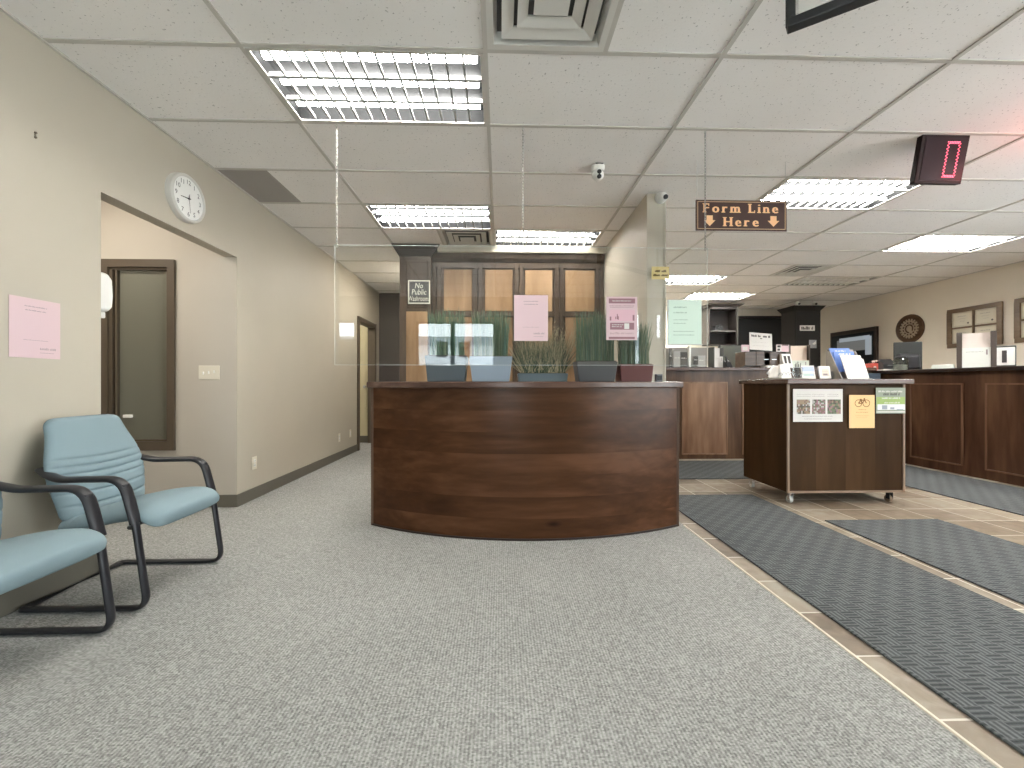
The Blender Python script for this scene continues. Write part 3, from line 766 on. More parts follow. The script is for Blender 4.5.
def blue_chair(label, y):
    t = thing('sled_armchair', label, 'chair', (-1.92, y, 0), group='blue waiting chairs')   # local x: 0 = -1.92, faces +x
    X = lambda wx: wx + 1.92
    hy = .258
    b = MB()
    b.tube([(X(-1.735), -hy, .585), (X(-1.690), -hy, .42), (X(-1.632), -hy, .013), (X(-2.20), -hy, .013), (X(-2.20), hy, .013), (X(-1.632), hy, .013), (X(-1.690), hy, .42), (X(-1.735), hy, .585)], .020, .011, .06, 14, up=(0, 1, 0), fils=[.06, .07, .025, .025, .07, .06])
    b.build('frame', BLACKM, t, angle=60)
    for s in (-1, 1):
        b = MB(); y_ = s * hy
        b.tube([(X(-1.687), y_, .405), (X(-1.742), y_, .612), (X(-2.02), y_, .608), (X(-2.075), y_ * .97, .622), (X(-2.14), y_ * .87, .648)], .029, .0145, .075, 16, up=(0, 1, 0))
        b.build('armrest', BLACK, t, angle=60)
    # backrest: leaning pad with a stack of stitched pleats low down
    def BP(q): return Vector((X(-2.055 - .128 * q + .02 * math.sin(q * 3.1)), 0, .385 + .497 * q))
    def BN(q):
        d = (BP(min(1, q + .02)) - BP(max(0, q - .02))).normalized(); return Vector((d.z, 0, -d.x))
    def BW(q):
        w = .226 + .030 * smooth(0, .45, q) - .062 * smooth(.48, .97, q)
        e = min(q / .10, (1 - q) / .09, 1); return w - .055 * (1 - (1 - (1 - e) ** 2) ** .5)
    def BG(s, q):
        g_ = 0
        for qc, dep in ((.13, .010), (.25, .010), (.36, .010), (.43, .010), (.50, .010), (.57, .008)):
            c = qc + .035 * s * s; g_ += dep * math.exp(-((q - c) / .011) ** 2)
        return g_
    cushion(BP, BW, .075, BN, 26, 120, BG).build('backrest', BLUE, t, angle=75)
    def SP(q):
        x = X(-2.085) + .47 * q; z = .372 + .05 * smooth(0, .75, q) - .055 * smooth(.80, 1.05, q) ** 1.2
        return Vector((x, 0, z))
    def SN(q):
        d = (SP(min(1, q + .02)) - SP(max(0, q - .02))).normalized(); return Vector((-d.z, 0, d.x))
    def SW(q):
        e = min(q / .08, (1 - q) / .12, 1); return .238 - .06 * (1 - (1 - (1 - e) ** 2) ** .5) + .006 * q
    def SG(s, q): return .007 * math.exp(-((q - .16) / .015) ** 2)
    cushion(SP, SW, .088, SN, 26, 70, SG).build('seat', BLUE, t, angle=75)
    b = MB().tube([(X(-1.695), -hy, .385), (X(-1.75), -hy + .03, .375), (X(-1.75), hy - .03, .375), (X(-1.695), hy, .385)], .010, fil=.03, n=10, up=(0, 0, 1)); b.build('seat_support', BLACKM, t); b = MB()
    b.tube([(X(-2.05), -.2, .365), (X(-2.05), .2, .365)], .010, n=10, up=(0, 0, 1)); b.build('seat_support', BLACKM, t)
    return t
blue_chair_a = blue_chair('blue padded sled armchair beside the alcove opening, its pleated back fully in view', 2.232)
dup(blue_chair_a, (-1.92, 1.543, 0), 'blue padded sled armchair under the pink wall notice, cut off by the view edge')

# ------------------------------------------------------------------ things on the left wall
ck = thing('wall_clock', 'round white wall clock above the alcove opening', 'clock', (-2.25, 3.02, 2.368), R(90))
Mx = Matrix.Rotation(R(90), 4, 'X')
MB().lathe([(.001, .0), (.166, .0), (.168, .01), (.165, .038), (.158, .046), (.148, .046), (.143, .036)], 64, Mx).build('case', mat('clock_grey', (.62, .60, .56), .4), ck, angle=30)
MB().lathe([(.001, .034), (.146, .034)], 64, Mx).build('dial', mat('clock_face', (.86, .85, .82), .5), ck)
for k in range(1, 13):
    a = R(30 * k); MB().text(str(k), .046, .112 * math.sin(a), .112 * math.cos(a), -.0355).build('numeral', INK, ck)
def hand(ang, L, w, m, y, tail=.02):
    b = MB(); d = Vector((math.sin(ang), 0, math.cos(ang))); n = Vector((d.z, 0, -d.x))
    p = [-d * tail - n * w, -d * tail + n * w, d * L + n * w * .5, d * L - n * w * .5]
    b.add([q + Vector((0, y, 0)) for q in p] + [q + Vector((0, y - .0015, 0)) for q in p], [(0, 1, 2, 3), (7, 6, 5, 4), (0, 4, 5, 1), (1, 5, 6, 2), (2, 6, 7, 3), (3, 7, 4, 0)], False)
    return b.build('hand', m, ck)
hand(R(262), .075, .004, INK, -.037); hand(R(172), .10, .0018, GREYINK, -.039); hand(R(5), .03, .0025, INK, -.041, .01)
MB().cyl((0, -.034, 0), (0, -.043, 0), .006, n=12).build('pin', INK, ck)

b = MB()
for z in (-.011, .011): b.cyl((0, 0, z), (0, -.006, z), .005, n=10)
b.box(-.003, .003, -.002, 0, -.016, .016)
tag(b.build('wall_hook', mat('hook_dark', (.14, .11, .08), .5), loc=(-2.25, 2.077, 2.255), rot=(0, 0, R(90))), 'tiny dark hook high on the cream wall above the pink notice', 'hook')

def plate(name, label, cat, loc, rz, w, h, kind):
    t = thing(name, label, cat, loc, rz)
    MB().box(-w / 2, w / 2, -.006, 0, -h / 2, h / 2).build('cover_plate', mat('ivory_plate', (.72, .67, .56), .4), t, bevel=.003)
    if kind == 'switch':
        for k in (-1, 0, 1):
            MB().box(k * .045 - .005, k * .045 + .005, -.014, -.006, -.012 + .006 * k, .012 + .006 * k).build('toggle', WHITE, t, bevel=.002)
    elif kind == 'outlet':
        for k in (-1, 1):
            b = MB().cyl((0, -.006, k * .02), (0, -.009, k * .02), .0165, n=20); b.use(1).box(-.007, -.005, -.0095, -.009, k * .02 - .005, k * .02 + .005).box(.005, .007, -.0095, -.009, k * .02 - .005, k * .02 + .005)
            b.build('socket', [WHITE, INK], t)
    else:
        MB().box(-.018, .018, -.0085, -.006, -.035, .035).build('insert', WHITE, t, bevel=.002)
plate('light_switch', 'three-gang ivory light switch on the alcove back wall', 'light switch', (-2.481, 3.621, 1.148), 0, .176, .118, 'switch')
plate('wall_outlet', 'ivory power outlet low on the cream wall near the alcove corner', 'outlet', (-2.25, 3.867, .328), R(90), .075, .118, 'outlet')
plate('wall_outlet', 'ivory power outlet low on the cream wall, nearer the hall door', 'outlet', (-2.25, 5.873, .30), R(90), .075, .118, 'outlet')
plate('wall_outlet', 'blank ivory outlet plate just before the hall door casing', 'outlet', (-2.25, 6.30, .31), R(90), .075, .118, 'blank')

sd = thing('sanitizer_dispenser', 'white wall dispenser peeking past the near edge of the alcove opening', 'dispenser', (-2.335, 2.409, 1.47), R(180))
MB().prism([(0, .0), (-.09, .0), (-.112, .03), (-.118, .1), (-.112, .19), (-.085, .225), (0, .225)], 'x', -.055, .055).build('body', WHITE, sd, bevel=.02, bseg=4)
MB().box(-.02, .02, -.10, -.07, -.035, .003).build('spout', WHITE, sd, bevel=.006)

# ------------------------------------------------------------------ cameras on ceiling and pier
cam = thing('security_camera', 'white turret security camera on the ceiling above the bow counter', 'camera', (.757, 3.20, CE))
MB().lathe([(.001, 0), (.052, 0), (.052, -.02), (.046, -.045)], 28).build('mount', WHITE, cam)
MB().ball((0, 0, -.07), .045, 12).build('housing', WHITE, cam)
b = MB()
for z in (-.062, -.098): b.cyl((0, -.036, z), (0, -.050, z - .004), .0165, n=16)
b.build('lens', SOFTBLACK, cam)
MB().box(-.03, .03, -.053, -.049, -.008, -.002).build('vent_slot', SOFTBLACK, cam)
cam = thing('security_camera', 'white dome security camera at the top of the cream pier end', 'camera', (1.425, 3.66, 2.70))
MB().cyl((0, 0, 0), (0, -.03, 0), .05, n=24).build('mount', WHITE, cam)
MB().ball((0, -.045, -.008), .043, 12).build('housing', WHITE, cam)
MB().cyl((.012, -.078, -.02), (.014, -.092, -.024), .020, n=18).build('lens', SOFTBLACK, cam)

# ------------------------------------------------------------------ hanging Form Line sign
sg = thing('hanging_sign', 'brown hanging sign reading Form Line Here with two orange arrows', 'sign', (1.823, 3.09, 2.323))
W, Hh = .70, .232
b = MB().box(-W / 2, W / 2, 0, .008, -Hh / 2, Hh / 2); b.build('board', SIGNBROWN, sg, bevel=.002)
t_ = .005; m_ = .012
b = MB(); X, Z, y = W / 2 - m_, Hh / 2 - m_, -.0008
b.rect(-X, X, Z - t_, Z, y).rect(-X, X, -Z, -Z + t_, y).rect(-X, -X + t_, -Z, Z, y).rect(X - t_, X, -Z, Z, y)
b.build('border', mat('sign_border', (.52, .36, .22), .6), sg)
def serif_text(b, txt, size, x, z, y, gap):
    """bold letters with slab serifs under and over the stems"""
    cx = x
    for ch in txt:
        if ch == ' ': cx += size * .45; continue
        vs, fs = text_geo(ch, size, 'LEFT')
        xs = [v[0] for v in vs]; zs = [v[1] for v in vs]; lo, hi = min(xs), max(xs); zl, zh = min(zs), max(zs)
        for ox in (0, size * .045, size * .085): b.add([(cx + a - lo + ox, y - ox * .002, z + q) for a, q, c in vs], fs, False)
        w = hi - lo + size * .085; s = size * .07; e = size * .06
        def ser(a, c, zz): b.rect(cx + a - e, cx + c + e, z + zz, z + zz + s, y - .0006)
        st = size * .17
        if ch in 'FH': ser(0, st, zl); ser(0, st, zh - s)
        if ch == 'H': ser(w - st, w, zl); ser(w - st, w, zh - s)
        if ch == 'L': ser(0, st, zl); ser(0, st, zh - s); b.rect(cx + w - s, cx + w, z + zl, z + zl + size * .2, y)
        if ch == 'F': b.rect(cx + w - s, cx + w, z + zh - size * .18, z + zh, y)
        if ch in 'rni': ser(0, st, zl)
        if ch == 'n': ser(w - st, w, zl)
        if ch == 'm': ser(0, st, zl); ser(w / 2 - st / 2, w / 2 + st / 2, zl); ser(w - st, w, zl)
        cx += w + gap
    return cx
b = MB(); serif_text(b, 'Form Line', .10, -.293, .050, -.001, .0215); serif_text(b, 'Here', .10, -.138, -.052, -.001, .0215)
b.build('lettering', GOLD, sg)
for s in (-1, 1):
    b = MB(); x = s * .245; y = -.0012
    b.add([(x - .024, y, -.002), (x - .024, y, -.038), (x - .045, y, -.038), (x, y, -.083), (x + .045, y, -.038), (x + .024, y, -.038), (x + .024, y, -.002)], [tuple(range(7))], False)
    b.build('arrow', GOLD, sg)
for s in (-1, 1): MB().cyl((s * .34, .004, Hh / 2), (s * .34, .004, CE - 2.323), .0016, n=6).build('wire', METAL, sg)

# ------------------------------------------------------------------ LED number display on the ceiling
led = thing('number_sign', 'black box number display hung from the ceiling showing a red zero', 'display', (3.035, 2.80, 2.44), rot=(R(11), 0, 0))
lw, lh = .335, .312
b = MB().box(-lw / 2, lw / 2, 0, .04, 0, lh); b.build('case', mat('led_case', (.014, .006, .006), .5, spec=.2), led, bevel=.004)
MB().box(-lw / 2 + .03, lw / 2 - .012, -.003, 0, .02, lh - .02).build('face', mat('led_face', (.016, .004, .007), .3, spec=.25), led)
b = MB(); REDLED = mat('red_led', (.9, .1, .12), .4, emis=(1, .10, .17), estr=1.6)
xa, xb, za, zb = lw * .065, lw * .30, lh * .14, lh * .85
pts = []
n = 20
for k in range(n + 1):
    q = za + (zb - za) * k / n; off = .0035 * (1 if k % 2 else -1)
    pts += [(xa + off, q), (xb + off, q)]
for k in range(1, 7):
    for off in (0, .008): pts += [(xa + (xb - xa) * k / 7, za + off), (xa + (xb - xa) * k / 7, zb - off)]
for x_, z_ in pts: b.cyl((x_, -.003, z_), (x_, -.006, z_), .0036, n=8)
b.build('digit', REDLED, led)
MB().cyl((-.05, .03, lh - .005), (-.05, .03, lh + .02), .008, n=10).cyl((.08, .03, lh - .005), (.08, .03, lh + .02), .008, n=10).build('bracket', BLACKM, led)

# ------------------------------------------------------------------ framed board hanging from the ceiling at the top of the view
fb = thing('hanging_board', 'dark-framed white board hanging from the ceiling at the very top of the view', 'board', (.964, 1.37, 2.25), math.atan2(-.559, .829))
L_, hB = .95, .45
b = MB(); w = .03
b.box(0, L_, 0, .04, 0, w).box(0, L_, 0, .04, hB - w, hB).box(0, w * .8, 0, .04, w, hB - w).box(L_ - w * .8, L_, 0, .04, w, hB - w)
b.build('frame', mat('charcoal_frame', (.03, .032, .034), .4), fb, bevel=.004)
MB().box(w * .8, L_ - w * .8, .012, .03, w, hB - w).build('panel', PAPER, fb)
b = MB(); b.box(.024, .032, .008, .014, w, hB - w).box(.024, L_ - .03, .008, .014, w, w + .008); b.build('bead', CHROME, fb)
for x_ in (.15, L_ - .15): MB().cyl((x_, .02, hB), (x_, .02, CE - 2.25), .004, n=8).build('hanger_rod', BLACKM, fb)

# ------------------------------------------------------------------ service counters of the office
def raised(b, axis, f, a0, a1, z0, z1, s):
    """panel with a thin moulding round it on plane axis=f; s = outward sign"""
    t = .018
    def bx(p, q, zz0, zz1, d):
        lo, hi = sorted((f, f + s * d))
        if axis == 'y': b.box(p, q, lo, hi, zz0, zz1)
        else: b.box(lo, hi, p, q, zz0, zz1)
    return bx, t
def panels(root, axis, f, spans, z0, z1, s, wm, tm):
    for (a0, a1) in spans:
        b = MB(); bx, t = raised(b, axis, f, a0, a1, z0, z1, s); bx(a0 + t, a1 - t, z0 + t, z1 - t, .006); b.build('panel', wm, root)
        b = MB(); bx, t = raised(b, axis, f, a0, a1, z0, z1, s)
        bx(a0, a1, z0, z0 + t, .013); bx(a0, a1, z1 - t, z1, .013); bx(a0, a0 + t, z0 + t, z1 - t, .013); bx(a1 - t, a1, z0 + t, z1 - t, .013)
        b.build('moulding', tm, root)
BT, RT = 1.28, 1.236
bc = thing('service_counter', 'long dark wood service counter across the back of the office opening', 'counter', (3.4, 5.75, 0))
MB().box(1.475 - 3.4, 5.28 - 3.4, 0, .30, 0, BT - .045).build('body', WALNUT_V, bc)
panels(bc, 'y', 0, [(a - 3.4, c - 3.4) for a, c in ((1.68, 2.33), (2.54, 3.19), (3.40, 4.05), (4.26, 4.91))], .06, 1.08, -1, MIDWOOD, wood('moulding_wood', (.14, .075, .04), (.2, .115, .065), (.26, .16, .1), 'z'))
MB().box(1.475 - 3.4, 5.28 - 3.4, -.07, .55, BT - .045, BT).build('countertop', EDGE, bc, bevel=.006)
rc = thing('service_counter', 'dark reddish wood service counter on the right, in front of the certificate wall', 'counter', (5.35, 4.0, 0))
MB().box(0, .30, -2.2, 2.45, 0, RT - .04).build('body', REDWOOD, rc)
panels(rc, 'x', 0, [(.65, 1.27), (-.19, .43), (-1.03, -.41), (-1.87, -1.25)], .10, 1.06, -1, REDWOOD, wood('red_moulding', (.12, .06, .035), (.16, .085, .052), (.20, .115, .075), 'z'))
MB().box(-.065, .75, -2.25, 2.5, RT - .04, RT).build('countertop', wood('dark_edge', (.022, .014, .012), (.035, .022, .019), (.055, .036, .03), 'y', .3, .4), rc, bevel=.006)

# ------------------------------------------------------------------ wheeled kiosk
kk = thing('display_kiosk', 'wheeled dark wood kiosk standing on the tiles with flyers on its front', 'kiosk', (3.02, 3.55, 0))
MB().box(-.522, .53, 0, .65, .105, 1.05).build('body', wood('kiosk_wood', (.027, .0115, .003), (.047, .0215, .0065), (.078, .038, .014), 'z', .55, .0, 7, 2.2, ('X', .265)), kk, bevel=.003)
MB().box(-.55, .575, -.045, .69, 1.05, 1.093).build('top', EDGE, kk, bevel=.006)
for x_ in (-.518, .515): MB().box(x_ - .008, x_ + .012, -.010, .006, .105, 1.05).build('corner_trim', TRIMWOOD, kk, bevel=.002)
MB().box(-.53, .53, -.006, .0, .10, .118).build('bottom_trim', TRIMWOOD, kk)
for i_, (x_, y_) in enumerate(((-.46, .05), (.44, .05), (-.46, .60), (.44, .60))):
    b = MB().cyl((x_, y_, .105), (x_, y_, .085), .018, n=12).box(x_ - .017, x_ - .013, y_ - .018, y_ + .018, .03, .09).box(x_ + .013, x_ + .017, y_ - .018, y_ + .018, .03, .09)
    c = b.build('caster', CHROME if i_ != 1 else BLACKM, kk)
    MB().cyl((x_ - .012, y_ + .01, .030), (x_ + .012, y_ + .01, .030), .030, n=20).build('wheel', mat('caster_wheel', (.5, .49, .46), .4) if i_ != 1 else TRIMWOOD, c)
KF = 3.538
def photos(b, w, h, y):
    r = random.Random(5)
    for k, x0 in enumerate((-.43, -.12, .19)):
        n = 9; x1 = x0 + .27
        for i_ in range(n):
            for j_ in range(n):
                c = 2 + (k * 2 + (1 if j_ > 5 else 0) + r.choice((0, 0, 1, 2, 3))) % 6
                b.use(c).rect((x0 + (x1 - x0) * i_ / n) * w, (x0 + (x1 - x0) * (i_ + 1) / n) * w, (-.26 + .44 * j_ / n) * h, (-.26 + .44 * (j_ + 1) / n) * h, y)
        b.use(1).scribble(x0 * w, x1 * w * .9, .28 * h, .018 * h, y, 60 + k).scribble(x0 * w, x1 * w * .9, .34 * h, .018 * h, y, 64 + k)
    b.use(1).scribble(-.32 * w, .30 * w, -.33 * h, .025 * h, y, 70).scribble(-.28 * w, .28 * w, -.41 * h, .025 * h, y, 71)
flyer('photo_flyer', 'white landscape flyer with three photos on the kiosk front', 'flyer', (2.762, KF, .864), .44, .285,
      [PAPER, GREYINK, mat('ph1', (.10, .09, .06)), mat('ph2', (.30, .22, .14)), mat('ph3', (.20, .12, .10)), mat('ph4', (.42, .40, .36)), mat('ph5', (.30, .16, .18)), mat('ph6', (.14, .17, .10))], photos)
def bike(b, w, h, y):
    b.use(1)
    for cx in (-.14, .17):
        n = 18
        for k in range(n):
            a, c = 2 * math.pi * k / n, 2 * math.pi * (k + 1) / n; r0, r1 = w * .12, w * .145
            b.add([(cx * w + r * math.cos(q), y, .25 * h + r * math.sin(q)) for r, q in ((r0, a), (r1, a), (r1, c), (r0, c))], [(0, 1, 2, 3)], False)
    def ln(x0, z0, x1, z1, t=.02):
        d = Vector((x1 - x0, z1 - z0)).normalized(); nx, nz = -d.y * t * w, d.x * t * w
        b.add([(x0 * w + nx, y, z0 * h + nz), (x1 * w + nx, y, z1 * h + nz), (x1 * w - nx, y, z1 * h - nz), (x0 * w - nx, y, z0 * h - nz)], [(0, 1, 2, 3)], False)
    for q in ((-.14, .25, -.04, .34), (-.04, .34, .1, .35), (.02, .25, .1, .35), (-.14, .25, .02, .25), (-.05, .36, .02, .25), (.17, .25, .09, .38), (-.09, .37, -.01, .37), (.06, .39, .12, .39)): ln(*q)
    b.scribble(-.14 * w, .16 * w, .06 * h, .022 * h, y, 81).scribble(-.22 * w, .24 * w, -.02 * h, .02 * h, y, 82)
    b.use(2).scribble(-.26 * w, .28 * w, -.12 * h, .014 * h, y, 83).scribble(-.22 * w, .2 * w, -.17 * h, .012 * h, y, 84)
flyer('bicycle_flyer', 'orange flyer with a bicycle drawing, taped between the two other flyers on the kiosk', 'flyer', (3.152, KF - .002, .81), .228, .288, [ORANGE, mat('brown_ink', (.25, .12, .04), .8), mat('pale_brown_ink', (.5, .3, .14), .8)], bike)
def greenfly(b, w, h, y):
    b.use(1).rect(-w * .48, w * .48, -.22 * h, .14 * h, y)
    b.use(2).scribble(-.42 * w, .42 * w, .36 * h, .07 * h, y - .0004, 91); b.use(3).scribble(-.25 * w, .3 * w, .25 * h, .10 * h, y - .0004, 92)
    b.use(2).scribble(-.3 * w, .32 * w, .10 * h, .07 * h, y - .0004, 93).scribble(-.22 * w, .3 * w, -.08 * h, .06 * h, y - .0004, 94)
    b.use(4).rect(-w * .45, w * .48, -.36 * h, -.14 * h, y - .0003); b.use(5).rect(-w * .3, -.12 * w, -.34 * h, -.18 * h, y - .0006).rect(-.02 * w, w * .12, -.34 * h, -.26 * h, y - .0006).rect(.2 * w, .42 * w, -.36 * h, -.33 * h, y - .0006)
    b.use(2).rect(-w * .48, w * .48, -.46 * h, -.42 * h, y)
flyer('green_flyer', 'green and grey landscape flyer at the upper right corner of the kiosk front', 'flyer', (3.412, KF + .0008, .905), .265, .225,
      [mat('sage_paper', (.30, .34, .27), .8), mat('lime_print', (.33, .45, .16), .8), PAPER, INK, mat('pale_grey_print', (.72, .74, .74), .8), mat('blue_grey_print', (.32, .36, .42), .8)], greenfly)

# ---- on the kiosk
KT = 1.0935
bs = thing('paper_tray', 'white tray with turned-up paper lining, left on the kiosk top', 'tray', (2.685, 3.85, KT))
b = MB(); b.hexa([(-.115, -.14, 0), (.105, -.14, 0), (.105, .14, 0), (-.115, .14, 0)], [(-.125, -.15, .012), (.112, -.15, .012), (.112, .15, .012), (-.125, .15, .012)]); b.build('base', PAPER, bs)
b = MB(); r = random.Random(3); pr = []
for k in range(9):
    for j in range(6): pr.append((-.115 + .22 * k / 8, .06 + .012 * r.uniform(-1, 1) + .02 * (j / 5), .012 + .12 * j / 5 * (1 if k > 1 else .4 + .3 * k) + .006 * r.uniform(-1, 1)))
b.add(pr, [(k * 6 + j, (k + 1) * 6 + j, (k + 1) * 6 + j + 1, k * 6 + j + 1) for k in range(8) for j in range(5)], True)
o_ = b.build('lining', PAPER, bs, angle=30); sm = o_.modifiers.new('s', 'SOLIDIFY'); sm.thickness = .004
b = MB()
for k in range(7):
    a = k * .9; b.tube([(-.16 + .035 * k, -.02, .02), (-.15 + .035 * k, -.04, .055 + .012 * math.sin(a)), (-.12 + .03 * k, -.03, .03)], .0025, fil=.03, n=6)
tag(b.build('spectacles', mat('grey_wire', (.45, .46, .47), .3), loc=(2.735, 3.80, KT + .0125)), 'tangle of thin clear spectacle frames lying in the white tray', 'spectacles')
cb = thing('clear_cup', 'clear plastic cup standing at the front of the white tray', 'cup', (2.727, 3.735, KT + .012))
MB().lathe([(.001, .002), (.034, .002), (.045, .095), (.043, .095), (.032, .005), (.001, .005)], 24).build('body', CLEAR, cb)
MB().torus((0, 0, .095), .044, .0025, Matrix.Rotation(R(90), 4, 'X')).build('rim', mat('cup_rim', (.42, .44, .45), .3), cb)
b = MB()
for k in range(5): b.tube([(-.02 + .01 * k, .0, .006), (-.024 + .013 * k, .006 * (k % 2), .12 + .012 * (k % 3))], .0028, n=6)
tag(b.build('pens', [mat('dark_pens', (.05, .05, .055), .4)], loc=(2.727, 3.735, KT + .018)), 'few dark pens standing in the clear cup on the kiosk', 'pens')
b = MB().hexa([(-.05, -.03, 0), (.05, -.03, 0), (.05, .03, 0), (-.05, .03, 0)], [(-.05, .0, .13), (.05, .0, .13), (.05, .02, .13), (-.05, .02, .13)])
tag(b.build('paper_box', WHITE, loc=(2.695, 3.865, KT + .0125), bevel=.006), 'white tented carton behind the cup in the tray', 'box')
def leaflet(b, w, h, y):
    b.use(1).rect(-w * .45, w * .46, h * .05, h * .42, y); b.use(2).rect(-w * .42, w * .42, -h * .3, -h * .1, y); b.use(1).rect(w * .1, w * .35, -h * .25, -h * .15, y - .0004)
flyer('leaflet_stand', 'small leaflet with blue sky picture leaning on the kiosk top', 'leaflet', (2.872, 3.80, KT + .066), .125, .126, [PAPER, mat('sky_print', (.42, .50, .72), .7), mat('green_print', (.42, .55, .50), .7)], leaflet, tilt=R(-12), th=.004)
def card(b, w, h, y): b.use(1).rect(-w * .3, w * .36, -h * .3, h * .3, y); b.use(2).scribble(-w * .25, w * .3, h * .1, h * .05, y - .0004, 5).rect(-w * .2, w * .2, -h * .25, -h * .1, y - .0004)
flyer('picture_card', 'white framed card standing beside the tall brochure rack', 'card', (3.008, 3.78, KT + .062), .105, .116, [WHITE, mat('card_beige', (.66, .60, .50), .7), GREYINK], card, tilt=R(-10), th=.014, bevel=.002)
MB()
tag(MB().box(-.011, .011, -.03, .03, 0, .075).build('wood_block', mat('dark_block', (.05, .045, .04), .5), loc=(3.08, 3.80, KT), bevel=.002), 'small dark upright block left of the brochure rack', 'block')
# brochure rack with stacked tiers
br = thing('brochure_rack', 'tall tiered brochure rack on the kiosk with blue leaflets on top', 'brochure rack', (3.235, 3.78, KT), 0)
b = MB()
for s in (-.125, .125): b.prism([(-.09, 0), (.10, 0), (.10, .27), (.06, .27)], 'x', s - .003, s + .003)
b.box(-.125, .125, .085, .095, 0, .285).box(-.125, .125, -.11, .10, 0, .006); b.build('stand', mat('smoked_acrylic', (.34, .31, .27), .3), br)
def sheet(x0, x1, yb, yt, z0, z1, name, mats, pr=None):
    b = MB(); b.hexa([(x0, yb, z0), (x1, yb, z0), (x1, yb + .008, z0), (x0, yb + .008, z0)], [(x0, yt, z1), (x1, yt, z1), (x1, yt + .008, z1), (x0, yt + .008, z1)])
    if pr:
        for (k, a0, a1, f, hgt, sd) in pr:
            q = MB(); q.scribble(a0, a1, 0, hgt, 0, sd)
            def mp(v):
                z = z0 + (z1 - z0) * f + v[2]; tt = (z - z0) / (z1 - z0); return (v[0], yb + (yt - yb) * tt - .0015, z)
            b.use(k).add([mp(v) for v in q.v], q.f, False)
    return b.build(name, mats, br)
BLUEP = mat('blue_leaflet', (.13, .23, .55), .5)
sheet(-.12, .075, .03, .07, .10, .295, 'leaflet', [BLUEP, PAPER], [(1, -.07, .03, .87, .016, 1)])
sheet(-.10, .095, .0, .045, .07, .262, 'leaflet', [BLUEP, PAPER], [(1, -.055, .06, .88, .016, 2)])
sheet(-.080, .112, -.095, -.01, .006, .222, 'leaflet', [PAPER, mat('faint_print', (.40, .39, .39), .8)], [(1, -.06, .08, f, .005, int(f * 50)) for f in (.92, .80, .68, .60, .52, .34)])
sheet(-.060, .130, -.085, -.02, .006, .19, 'leaflet', [PAPER, mat('faint_print', (.40, .39, .39), .8)])
MB().box(4.92 - 3.4, 5.27 - 3.4, -.14, -.005, 1.10, 1.20).build('under_counter_box', mat('blue_grey_case', (.055, .075, .10), .4), bc, bevel=.006)

# ------------------------------------------------------------------ things on the back counter
def bx(u0, u1, v0, v1, y):
    a, c = on_y(u0, v0, y), on_y(u1, v1, y); return a.x, c.x, c.z, a.z
def holder(name, label, cat, loc, w, h, d, rz, mats, side=.006, low=.56):
    """upright literature holder: dark cheeks, a back, paper in two steps"""
    t = thing(name, label, cat, loc, rz)
    for s in (-1, 1): MB().box(s * w / 2 - side, s * w / 2 + side, -d / 2, d / 2, 0, h).build('cheek', mats[0], t, bevel=.002)
    MB().box(-w / 2, w / 2, d / 2 - .008, d / 2, 0, h * .97).build('back', mats[0], t)
    MB().box(-w / 2 + side, w / 2 - side, d * .1, d * .4, .004, h * .98).build('upper_leaflets', mats[1], t)
    b = MB().box(-w / 2 + side, w / 2 - side, -d * .42, d * .0, .004, h * low); b.use(1).rect(w * .28, w * .33, h * (low - .2), h * (low - .06), -d * .42 - .001).scribble(-w * .3, w * .2, h * low * .8, h * .02, -d * .42 - .001, 4)
    b.build('lower_leaflets', [mats[2], GREYINK], t)
    return t
YB = 5.95
# glazed card rack seen below the green notice
x0, x1, z0, z1 = bx(666, 708, 345, 366, YB)
rk = thing('card_rack', 'low clear card rack with a white post on the back counter under the green notice', 'card rack', ((x0 + x1) / 2, YB, BT))
w_ = (x1 - x0) / 2; hR = .30
MB().box(-w_, w_, .03, .036, 0, hR).build('back_panel', mat('grey_acrylic', (.24, .22, .20), .3), rk)
MB().box(-w_, w_, -.08, .04, 0, .012).build('base', DARK, rk)
MB().box(.02, .055, -.01, .03, .012, hR + .02).build('post', WHITE, rk, bevel=.003)
for xx, ww, z0_, hh, m_ in ((-.25, .02, .012, .27, DARK), (-.16, .05, .012, .23, mat('grey_card', (.38, .37, .35), .6)), (-.06, .055, .02, .21, mat('dark_card', (.045, .043, .04), .6)), (.115, .035, .05, .12, mat('dark_card', (.045, .043, .04), .6)), (.20, .055, .012, .17, mat('grey_card', (.38, .37, .35), .6))):
    b = MB().box(xx - ww, xx + ww, -.03, -.022, z0_, z0_ + hh); b.use(1).scribble(xx - ww * .7, xx + ww * .7, z0_ + hh * .6, .02, -.0306, int(xx * 100))
    b.build('card', [m_, PAPER], rk)
holder('brochure_holder', 'white brochure holder on the back counter below the open shelf cabinet', 'brochure holder', (on_y(716, 366, YB).x, YB, BT), .20, .30, .10, R(25), [mat('grey_cheek', (.13, .14, .13), .5), PAPER, PAPER])
